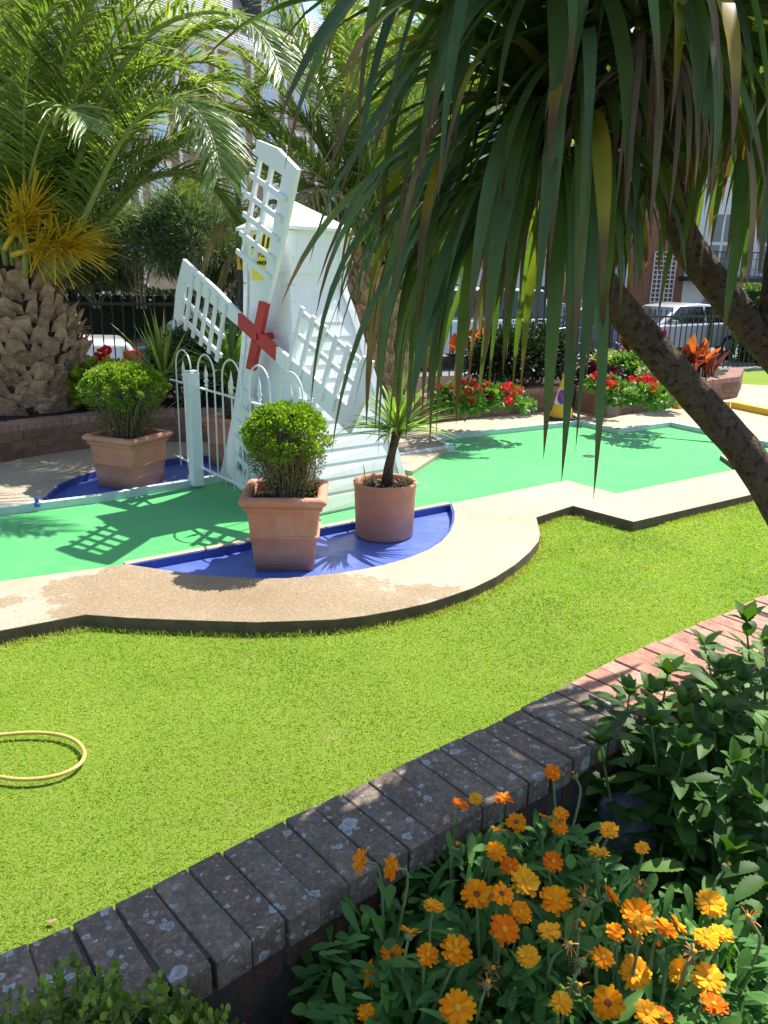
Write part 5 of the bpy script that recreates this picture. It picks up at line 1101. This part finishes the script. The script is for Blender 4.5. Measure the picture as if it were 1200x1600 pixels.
def pinkshrub(px, Y, seed, lab):
    q = PY(px, 600, Y); R = np.random.default_rng(seed); root = shrub('flowering_shrub', (q[0], Y, .68), (.42, .3, .45), 3600, .035, M['hedge_leaf'], lab, 'shrub', seed, 60, .45, stems=7)
    b = shrub('', (q[0], Y, .72), (.42, .3, .45), 900, .035, M['bed_leaf'], '', '', seed+1, 50, .4, parent=root, part='young_leaves')
    for i in range(9):
        c = np.array([q[0], Y, .72])+nrm(R.normal(size=3)*np.array([1, 1, .8])-np.array([0, .7, 0]))*np.array([.4, .3, .42]); n = 22; d = nrm(R.normal(size=(n, 3)))
        V, F, T = leaves(c+d*.006, d, .022, .016, OVAL); mk('flower', V, F, M['pink_petal'], root, attrs={'t': T})
pinkshrub(300, 8.3, 640, 'dark shrub with small pink flowers behind the white fence post'); pinkshrub(345, 8.6, 650, 'dark shrub with pink flowers half hidden behind the windmill')
q = PY(215, 640, 8.4); shrub('shrub', (q[0], 8.3, .42), (.5, .25, .17), 2400, .05, M['hedge_leaf'], 'low dark shrub behind the sprawling box bush', 'shrub', 660, 50, .5)
q = PY(350, 640, 8.0); shrub('shrub', (q[0]+.2, 8.1, .45), (.65, .3, .2), 2600, .05, M['hedge_leaf'], 'low dark shrub behind the narrow pot and the fence', 'shrub', 661, 50, .5)
# ------------------------------------------------------------------ iron railing
def railing(A, B, z0, zt, sp, label, midrail=True):
    A = np.array(A, float); B = np.array(B, float); L_ = np.linalg.norm(B-A); d = (B-A)/L_; d3 = np.array([*d, 0]); n3 = np.array([-d[1], d[0], 0]); root = empty('iron_railing', (A[0], A[1], z0), label, 'railing')
    b = MB(); c = (A+B)/2
    for z in (zt-.14, z0+.12): b.box([c[0], c[1], z], (L_, .014, .035), [d3, n3, np.array([0, 0, 1.0])])
    b.build('rail', M['iron'], root)
    n = int(L_/sp); proto = None
    for i in range(n+1):
        p = A+d*i*sp
        if proto is None:
            b = MB(); b.box([p[0], p[1], (z0+zt-.06)/2], (.016, .016, zt-.06-z0), [d3, n3, np.array([0, 0, 1.0])]); b.lathe([(.008, zt-.07), (.016, zt-.06), (.018, zt-.035), (.007, zt-.02), (.010, zt-.01), (.001, zt+.015)], (p[0], p[1], 0), 6)
            proto = b.build('bar', M['iron'], root, loc=(p[0], p[1], 0)); base = proto.location.copy()
        else:
            o = proto.copy(); col.objects.link(o); o.parent = root; o.matrix_parent_inverse = parent_world(root).inverted(); o.location = (base[0]+d[0]*i*sp, base[1]+d[1]*i*sp, 0)
    for i in range(0, n+1, 18):
        p = A+d*(i*sp+sp/2); b = MB(); b.box([p[0], p[1], (z0+zt)/2], (.04, .04, zt-z0), [d3, n3, np.array([0, 0, 1.0])]); b.lathe([(.02, zt), (.03, zt+.02), (.02, zt+.05), (.001, zt+.06)], (p[0], p[1], 0), 8); b.build('post', M['iron'], root)
railing((-7.8, 9.0), (-4.6, 10.35), -.05, 1.30, .135, 'black iron railing behind the fat palm trunk')
railing((-4.5, 10.4), (1.5, 12.9), -.05, 1.30, .135, 'black iron railing with a light top rail in front of the parked cars')
railing((1.6, 12.95), (7.2, 15.8), -.05, 1.12, .135, 'black iron railing behind the red geraniums and cannas')
railing((7.3, 15.85), (14.5, 19.3), -.05, 1.12, .135, 'black iron railing behind the small lawn at the right edge')
# kerb under the railing
b = MB()
for a, c in (((-7.8, 9.0), (1.5, 12.9)), ((1.5, 12.9), (14.5, 19.3))):
    a = np.array(a); c = np.array(c); d = nrm(c-a); n = np.array([-d[1], d[0]]); b.prism([a-n*.12, c-n*.12, c+n*.12, a+n*.12], -.46, .02)
tag(b.build('low_stone_wall', surf('grey_stone', (.30, .28, .25), (.24, .22, .2), 8, .9, .3)), 'low grey stone kerb carrying the iron railings', 'low wall')
# ------------------------------------------------------------------ cars
def car(loc, rz, colr, label, kind='hatch', flip=1):
    root = empty('parked_car', loc, label, 'car', 'cars parked along the street', rz)
    cp = carpaint('car_paint_%d' % len(bpy.data.materials), colr); L_, W_ = (4.2, 1.74) if kind != 'van' else (4.6, 1.85)
    if kind == 'saloon':
        low = [(-2.1, .35), (-2.12, .62), (-1.95, .84), (-1.1, .95), (1.25, 1.0), (2.0, .98), (2.12, .72), (2.1, .35)]; cab = [(-1.15, .94), (-.45, 1.36), (.35, 1.42), (.95, 1.36), (1.5, .99)]
    elif kind == 'van':
        low = [(-2.3, .35), (-2.32, .7), (-2.1, .98), (-1.5, 1.12), (2.2, 1.15), (2.3, .8), (2.28, .35)]; cab = [(-1.6, 1.10), (-.85, 1.72), (.3, 1.82), (2.0, 1.78), (2.22, 1.14)]
    else:
        low = [(-2.1, .35), (-2.12, .62), (-1.95, .82), (-1.1, .96), (1.8, 1.02), (2.08, .9), (2.12, .6), (2.08, .35)]; cab = [(-1.2, .94), (-.45, 1.40), (.3, 1.48), (1.35, 1.42), (1.95, 1.0)]
    def loft(prof, w0, w1, name, mat, bev):
        V = []; n = len(prof); zs = [p[1] for p in prof]; z0, z1 = min(zs), max(zs)
        for s_ in (-1, 1):
            for x, z in prof: V.append((x, s_*(w0+(w1-w0)*((z-z0)/(z1-z0))**1.5)/2, z))
        F = [list(range(n))[::-1], list(range(n, 2*n))]+[[i, (i+1) % n, n+(i+1) % n, n+i] for i in range(n)]
        o = mk(name, V, F, mat, None, True); o.parent = root; bevel(o, bev, 3); return o
    body = loft(low, W_, W_*.93, 'body', cp, .07)
    roofp = [(x, z+.01) for x, z in cab]; loft(roofp, W_*.90, W_*.68, 'cabin', cp, .05)
    # windows: side, front, rear, a few mm proud
    zc0 = cab[0][1]+.06; zt = max(z for _, z in cab)-.07
    for s_ in (-1, 1):
        def Y_(z): return s_*((W_*.90+(W_*.68-W_*.90)*max(0, (z-cab[0][1])/(max(zz for _, zz in cab)+.01-cab[0][1]))**1.5)/2+.006)
        xa0, xa1 = cab[0][0]+.22, cab[1][0]+.02; xb0, xb1 = cab[-1][0]-.18, cab[-2][0]-.03; xm = (xa1+xb1)/2
        for q in ([(xa0, zc0), (xm-.03, zc0), (xm-.03, zt), (xa1, zt)], [(xm+.03, zc0), (xb0, zc0), (xb1, zt), (xm+.03, zt)]):
            V = [(x, Y_(z), z) for x, z in q]; o = mk('side_window', V, [[0, 1, 2, 3]], M['carglass'], None); o.parent = root
    for (a, b_, nm) in ((cab[0], cab[1], 'windscreen'), (cab[-1], cab[-2], 'rear_window')):
        dx, dz = b_[0]-a[0], b_[1]-a[1]; nn = nrm(np.array([-dz, dx])); nn = nn if (nn[1] > 0) else -nn
        V = []
        for t, wf in ((.12, .80), (.9, .68)):
            for s_ in (-1, 1): V.append((a[0]+dx*t+nn[0]*.022, s_*W_*wf/2*.92, a[1]+.01+dz*t+nn[1]*.022))
        o = mk(nm, V, [[0, 1, 3, 2]], M['carglass'], None); o.parent = root
    for wx in (-1.32, 1.32):
        for s_ in (-1, 1):
            b = MB(); 
            V = []; n = 24; prof = [(.12, -.10), (.31, -.10), (.325, -.07), (.325, .07), (.31, .10), (.20, .102)]
            for r_, y in prof:
                for j in range(n): th = 2*math.pi*j/n; V.append((wx+r_*math.cos(th), s_*(W_/2-.09)+s_*y, .325+r_*math.sin(th)))
            F = [[i*n+j, i*n+(j+1) % n, (i+1)*n+(j+1) % n, (i+1)*n+j] for i in range(5) for j in range(n)]
            o = mk('wheel', V, F, M['rubber'], None, True); o.parent = root
            b = MB()
            for k_ in range(5):
                a = k_*2*math.pi/5; b.box((wx+.11*math.cos(a), s_*(W_/2+.012), .325+.11*math.sin(a)), (.20, .012, .045), [np.array([math.cos(a), 0, math.sin(a)]), np.array([0, 1.0, 0]), np.array([-math.sin(a), 0, math.cos(a)])])
            for r_ in (.205,):
                b.tube([(wx+r_*math.cos(t), s_*(W_/2+.012), .325+r_*math.sin(t)) for t in np.linspace(0, 6.2832, 20)], .015, 6, False)
            o2 = b.build('rim', M['steel']); o2.parent = o
    zb = .70 if kind != 'van' else .85
    for s_ in (-1, 1):
        b = MB(); b.box((low[1][0]+.10, s_*(W_/2-.17), zb), (.24, .30, .15)); o = b.build('headlight', M['lens']); o.parent = root; bevel(o, .04, 2)
        b = MB(); b.box((-low[1][0]-.10, s_*(W_/2-.12), zb+.07), (.26, .22, .20)); o = b.build('tail_light', M['red_light']); o.parent = root; bevel(o, .03, 2)
        b = MB(); b.box((cab[0][0]+.35, s_*(W_/2+.06), cab[0][1]+.08), (.10, .17, .12)); o = b.build('wing_mirror', cp); o.parent = root; bevel(o, .03, 2)
    b = MB(); b.box((low[1][0]-.02, 0, .5), (.03, .52, .11)); b.box((-low[1][0]+.02, 0, .55), (.03, .52, .11)); o = b.build('number_plate', M['stucco']); o.parent = root
    return root
ZR = -.46
rd = math.atan2(12.9-10.4, 1.5+4.5)
ca = np.array([math.cos(rd), math.sin(rd)]); cn_ = np.array([-ca[1], ca[0]])
def carat(px, Y, **k): q = PY(px, 500, Y); return (q[0], Y, ZR)
car(carat(-22, 12.4), rd, (.78, .79, .80), 'white saloon car with red tail light behind the railing beside the palm trunk', 'saloon')
car(carat(350, 14.0), rd, (.03, .03, .032), 'black car with round headlight behind the railing left of the windmill', 'hatch')
rd2 = math.atan2(15.8-12.95, 5.6)
car(carat(715, 19.5), rd2, (.45, .52, .56), 'silver blue van parked behind the hanging leaf tips', 'van')
car(carat(905, 20.5), rd2, (.02, .03, .09), 'dark blue car with red tail light behind the leaning trunk', 'hatch')
car(carat(1050, 22.5), rd2, (.50, .50, .52), 'silver car behind the railing right of the leaning trunk', 'hatch')
car(carat(800, 21.5), rd2, (.70, .70, .71), 'white car half hidden between the van and the dark blue car', 'hatch')
# ------------------------------------------------------------------ hedge and shrubs beyond the left railing
def boxhedge(name, c, size, rz, n, ls, mat, label, seed):
    R = np.random.default_rng(seed); h = np.array(size)/2; P = R.uniform(-1, 1, (n, 3)); ax = R.integers(0, 3, n); k = np.where(R.random(n) < .5, -1, 1); sgn = np.where(ax == 2, 1, k)
    P[np.arange(n), ax] = sgn*R.uniform(.86, 1.0, n); D = np.zeros((n, 3)); D[np.arange(n), ax] = sgn; D = nrm(D+R.normal(0, .6, (n, 3))); P = P*h
    P += .06*np.sin(P[:, [1, 2, 0]]*3.1)
    V, F, T = leaves(P, D, ls*R.uniform(.7, 1.3, n), ls*.6, OVAL, roll=R.uniform(-1.5, 1.5, n))
    root = empty(name, c, label, 'hedge', rz=rz); o = mk('foliage', V, F, mat, None, attrs={'t': T}); o.parent = root
    b = MB(); b.box((0, 0, 0), tuple(np.array(size)*.86)); o = b.build('twig_core', surf('hedge_core_%d' % seed, (.012, .016, .008), (.02, .025, .012), 10, .95, 0)); o.parent = root
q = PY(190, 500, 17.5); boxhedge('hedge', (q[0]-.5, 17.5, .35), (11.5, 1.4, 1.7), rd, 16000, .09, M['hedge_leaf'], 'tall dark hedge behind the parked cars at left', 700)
for i, (px, py, Y, rad, lb) in enumerate(((215, 395, 16.2, (1.15, .9, 1.05), 'feathery blue green shrub left of the two above the hedge'), (315, 375, 16.0, (1.2, 1.0, 1.25), 'tall feathery blue green shrub beside the windmill sail'), (150, 425, 16.6, (.8, .7, .7), 'small feathery shrub beside the palm flower spray'), (60, 400, 16.8, (1.5, .8, 1.1), 'feathery shrub hidden behind the fat palm'), (370, 420, 17.4, (.7, .7, .9), 'feathery shrub half hidden behind the striped post'))):
    q = PY(px, py, Y); shrub('feathery_shrub', q, rad, 15000, .16, M['pine_leaf'], lb, 'shrub', 720+i, 130, .34, group='feathery shrubs beyond the street', lw=.10, up=.25, shape=[(0, 1), (.6, .8), (1, .1)], stems=8)
q = PY(1215, 470, 21.0); boxhedge('hedge', (q[0]+.6, 21.0, .4), (2.0, 3.0, 2.3), 0, 7000, .09, M['bed_leaf'], 'clipped green hedge at the right edge in front of the white house', 701)
# striped post
q = PY(379, 520, 12.2); pp = empty('street_post', (q[0], 12.2, -.46), 'black post with a yellow band left of the windmill', 'post')
b = MB(); b.tube([(q[0], 12.2, -.46), (q[0], 12.2, 3.0)], .042, 14); b.build('pole', M['iron'], pp)
b = MB(); zb = PY(379, 410, 12.2)[2]; b.lathe([(.05, zb-.10), (.05, zb+.10)], (q[0], 12.2, 0), 16); b.build('band', M['yellow'], pp)
# ------------------------------------------------------------------ terrace (upper left)
FD = np.array([.58, .815]); FD /= np.linalg.norm(FD); FN = np.array([FD[1], -FD[0]]); FP = np.array([-9.4, 64.0])   # FN faces the garden
FD3 = np.array([*FD, 0]); FN3 = np.array([*FN, 0]); Z3 = np.array([0, 0, 1.0])
def fpt(s, z, o=0.0): p = FP+FD*s+FN*o; return np.array([p[0], p[1], z])
def s_of(px, py=100):   # distance along the facade for a pixel column
    d = ray(px, py); A_ = np.array([[d[0], -FD[0]], [d[1], -FD[1]]]); t, s_ = np.linalg.solve(A_, FP); return s_, CAMH+d[2]*t
S0, S1 = -52.0, 62.0; ZEV = s_of(380, 78)[1]
ter = empty('terraced_houses', (*fpt(0, -.46)[:2], -.46), 'old brick terrace with arched windows, pale slate roof and dormers beyond the palms', 'building')
def fbox(mb, s0, s1, z0, z1, o0, o1): mb.box(fpt((s0+s1)/2, (z0+z1)/2, (o0+o1)/2), (s1-s0, abs(o1-o0), z1-z0), [FD3, FN3, Z3])
b = MB(); fbox(b, S0, S1, -1.2, ZEV, -9, 0); b.build('wall', M['brick_house'], ter)
b = MB(); fbox(b, S0-.2, S1+.2, ZEV, ZEV+.35, -.4, .45); fbox(b, S0-.1, S1+.1, ZEV-.45, ZEV-.02, -.1, .16); fbox(b, S0, S1, 2.6, 2.9, -.1, .12); b.build('cornice', M['stucco'], ter)
b = MB(); a_, z_ = .45, ZEV+.36; RH_ = 4.3
V = [fpt(S0, z_, .1), fpt(S1, z_, .1), fpt(S1, z_+RH_, -2.8), fpt(S0, z_+RH_, -2.8), fpt(S1, z_+RH_+.3, -7), fpt(S0, z_+RH_+.3, -7), fpt(S0, z_, -9), fpt(S1, z_, -9)]
b.add(V, [(0, 1, 2, 3), (3, 2, 4, 5), (5, 4, 7, 6), (0, 3, 5, 6), (1, 7, 4, 2)])
for k_ in range(22):
    f_ = (k_+.5)/22; c = fpt((S0+S1)/2, z_+RH_*f_, .1-2.9*f_+.02); b.box(c, (S1-S0-.1, .03, .03), [FD3, FN3, Z3])
b.build('roof', M['slate'], ter)
def arch_pts(sc, z0, w_, h, n=10):
    P = [(sc-w_/2, z0), (sc+w_/2, z0), (sc+w_/2, z0+h-w_/2)]+[(sc+w_/2*math.cos(a), z0+h-w_/2+w_/2*math.sin(a)) for a in np.linspace(0, math.pi, n)[1:-1]]+[(sc-w_/2, z0+h-w_/2)]; return P
def arch_window(sc, z0, w_, h, arch=True):
    P = arch_pts(sc, z0, w_, h) if arch else [(sc-w_/2, z0), (sc+w_/2, z0), (sc+w_/2, z0+h), (sc-w_/2, z0+h)]
    big = arch_pts(sc, z0-.15, w_+.55, h+.42) if arch else [(sc-w_/2-.2, z0-.15), (sc+w_/2+.2, z0-.15), (sc+w_/2+.2, z0+h+.2), (sc-w_/2-.2, z0+h+.2)]
    b = MB(); b.plate([fpt(s_, z, .003) for s_, z in big], FN3, .07); fr = b.build('window', M['cream'], ter)
    b = MB(); b.plate([fpt(s_, z, .075) for s_, z in P], FN3, .03); wf = b.build('frame', M['stucco'], fr)
    ins = .09; sp = []
    for (x0, x1) in ((sc-w_/2+ins, sc-.04), (sc+.04, sc+w_/2-ins)):
        for (za, zb_) in ((z0+ins, z0+h*.42), (z0+h*.42+.08, z0+h-w_/2-.02 if arch else z0+h-ins)): sp.append((x0, x1, za, zb_))
    b = MB()
    for x0, x1, za, zb_ in sp: b.plate([fpt(x0, za, .106), fpt(x1, za, .106), fpt(x1, zb_, .106), fpt(x0, zb_, .106)], FN3, .004)
    if arch:
        c_ = z0+h-w_/2+.04; r_ = w_/2-ins; b.plate([fpt(sc+r_*math.cos(a), c_+r_*.92*math.sin(a), .106) for a in np.linspace(0.05, math.pi-.05, 10)], FN3, .004)
    b.build('pane', M['skyglass'], fr)
sa_, za_ = s_of(305, 75); sb_, zb2 = s_of(365, 92)
st_ = (sb_-sa_)
for k_ in range(-5, 8):
    s_ = sa_+k_*max(st_, 2.6)
    arch_window(s_, ZEV-3.4, 1.5, 2.8); arch_window(s_, ZEV-7.0, 1.4, 2.4, False); arch_window(s_, ZEV-10.6, 1.4, 2.4, False)
    b = MB(); fbox(b, s_+max(st_, 2.6)/2-.14, s_+max(st_, 2.6)/2+.14, -.4, ZEV-.46, 0, .10); b.build('pilaster', M['stucco'], ter)
def dormer(sc, wd=1.9, h=2.4):
    z0 = z_+1.9; b = MB(); fbox(b, sc-wd/2-.15, sc+wd/2+.15, z0, z0+h, -2.4, -.25); fbox(b, sc-wd/2-.28, sc+wd/2+.28, z0+h, z0+h+.1, -2.5, -.1); dd = b.build('dormer', M['darktrim'], ter)
    b = MB(); fbox(b, sc-wd/2, sc+wd/2, z0+.1, z0+h-.1, -.25, -.19); b.build('frame', M['stucco'], dd); b = MB()
    for (x0, x1) in ((sc-wd/2+.12, sc-.05), (sc+.05, sc+wd/2-.12)):
        b.plate([fpt(x0, z0+.25, -.188), fpt(x1, z0+.25, -.188), fpt(x1, z0+h*.58, -.188), fpt(x0, z0+h*.58, -.188)], FN3, .006)
    b.plate([fpt(sc+(wd/2-.12)*math.cos(a), z0+h*.64+(h*.26)*math.sin(a), -.188) for a in np.linspace(0, math.pi, 10)], FN3, .006); b.build('pane', M['skyglass'], dd)
for px in (428, 460, 655): dormer(s_of(px, 70)[0])
def chimney(sc, o=-3.0, w_=1.0, h=3.2):
    b = MB(); fbox(b, sc-w_/2, sc+w_/2, z_+1.5, z_+4.2+h*.55, o-.5, o+.5); fbox(b, sc-w_/2-.1, sc+w_/2+.1, z_+4.2+h*.55, z_+4.45+h*.55, o-.6, o+.6); c_ = b.build('chimney', M['brick_house'], ter)
    for k_ in (-.28, .28):
        q = fpt(sc+k_, 0, o); b = MB(); b.lathe([(.16, z_+4.45+h*.55), (.13, z_+5.2+h*.55)], (q[0], q[1], 0), 10); b.build('chimney_pot', M['terracotta_plain'], c_)
chimney(s_of(438, 30)[0], -2.2, .9, 2.0); chimney(s_of(645, 60)[0], -2.2, 1.0, 2.0); chimney(s_of(200, 30)[0], -3, 1.0, 3)
# small cream porch wing seen right of the windmill
sw, _ = s_of(556, 430)
b = MB(); fbox(b, sw-6, sw+9, -1.2, 5.2, 0.02, 1.4); pw = b.build('porch', M['cream'], ter); b = MB()
for k_ in range(-2, 4): fbox(b, sw+k_*2.4-.45, sw+k_*2.4+.35, -.9, 2.5, 1.4, 1.44)
b.build('door', M['brown_door'], pw)
# ------------------------------------------------------------------ white house on the right
YH = 31.0; wh = empty('white_house', (9, YH, -1.5), 'white stucco house with an iron balcony behind the cordyline trunks', 'building')
def hx(px, py=440): d = ray(px, py); return d[0]*YH/d[1]
def hz_(py, px=1100): d = ray(px, py); return CAMH+d[2]*YH/d[1]
x0, x1 = hx(1068), hx(1500); zbal = hz_(437, 1150)
b = MB(); b.box(((x0+x1)/2, YH+4, 3.5), (x1-x0, 8, 11)); b.build('wall', M['stucco'], wh)
b = MB(); b.box(((x0+x1)/2, YH-.6, zbal), (x1-x0+.4, 1.25, .16)); b.box(((x0+x1)/2, YH-.1, 7.8), (x1-x0+.4, .6, .5)); b.build('balcony_floor', M['iron'], wh)
b = MB(); n = int((x1-x0)/.16)
for i in range(n+1): x = x0+i*(x1-x0)/n; b.box((x, YH-1.18, zbal+.52), (.02, .02, .86))
for i in range(0, n):
    x = x0+(i+.5)*(x1-x0)/n; b.box((x, YH-1.18, zbal+.35), (.10, .012, .02)); b.box((x, YH-1.18, zbal+.7), (.10, .012, .02))
for z in (.12, .93): b.box(((x0+x1)/2, YH-1.18, zbal+z), (x1-x0, .03, .035))
b.build('balcony_railing', M['iron'], wh)
def hwin(xc, z0, w_, h, arch=False, doorlike=False):
    b = MB(); b.box((xc, YH-.03, z0+h/2), (w_, .06, h)); fr = b.build('window', M['stucco'], wh); b = MB()
    P = []
    if arch:
        b.plate([(xc+w_/2*.85*math.cos(a), YH-.068, z0+h*1.02+w_/2*.8*math.sin(a)) for a in np.linspace(0, math.pi, 10)], (0, -1, 0), .004)
    for sx in (-1, 1):
        for (a_, c_) in ((.06, .48), (.53, .94)): b.box((xc+sx*w_*.235, YH-.064, z0+h*(a_+c_)/2), (w_*.38, .006, h*(c_-a_)))
    b.build('pane', M['glass'], fr)
for i in range(7):
    xc = x0+1.2+i*1.95; hwin(xc, -.9, 1.0, 1.6, True); hwin(xc, zbal+.1, 1.0, 2.3); hwin(xc, 5.1, .95, 1.7)
# red brick house with white trellis, and pale terrace behind the van
xb0, xb1 = hx(880), hx(1068); rb = empty('red_brick_house', (xb0, YH, -1.5), 'red brick house with a white trellis left of the white house', 'building')
b = MB(); b.box(((xb0+xb1)/2, YH+4.0, 2.9), (xb1-xb0-.02, 8, 9.8)); b.build('wall', M['redbrick'], rb)
b = MB(); tx0, tx1, tz0, tz1 = hx(1018), hx(1052), hz_(487), hz_(395)
for i in range(6): x = tx0+(tx1-tx0)*i/5; b.box((x, YH-.08, (tz0+tz1)/2), (.035, .03, tz1-tz0))
for i in range(14): z = tz0+(tz1-tz0)*i/13; b.box(((tx0+tx1)/2, YH-.11, z), (tx1-tx0, .03, .035))
b.build('trellis', M['stucco'], rb)
for px in (905, 960): 
    b = MB(); b.box((hx(px), YH-.03, 1.6), (.9, .06, 1.7)); f_ = b.build('window', M['stucco'], rb); b = MB()
    for sx in (-1, 1): b.box((hx(px)+sx*.21, YH-.065, 1.6), (.36, .006, 1.5))
    b.build('pane', M['glass'], f_)
xg0, xg1 = hx(600), hx(880); pg = empty('pale_house', (xg0, YH, -1.5), 'pale stucco house behind the silver blue van', 'building')
b = MB(); b.box(((xg0+xg1)/2, YH+4.5, 3.2), (xg1-xg0-.05, 8.9, 10.2)); b.build('wall', M['stucco'], pg)
for i in range(4):
    xc = xg0+.9+i*(xg1-xg0-1.8)/3
    for z0, hh_ in ((-.6, 1.9), (2.5, 1.9), (5.4, 1.6)):
        b = MB(); b.box((xc, YH-.03+.05, z0+hh_/2), (.95, .06, hh_)); f_ = b.build('window', M['darktrim'], pg); b = MB()
        for sx in (-1, 1): b.box((xc+sx*.22, YH-.016, z0+hh_/2), (.38, .006, hh_*.88))
        b.build('pane', M['glass'], f_)
b = MB(); b.box(((xg0+xg1)/2, YH-.25, 2.2), (xg1-xg0-.1, .6, .18)); b.box(((xg0+xg1)/2, YH-.2, 8.2), (xg1-xg0-.1, .6, .3)); b.build('string_course', M['stucco'], pg)
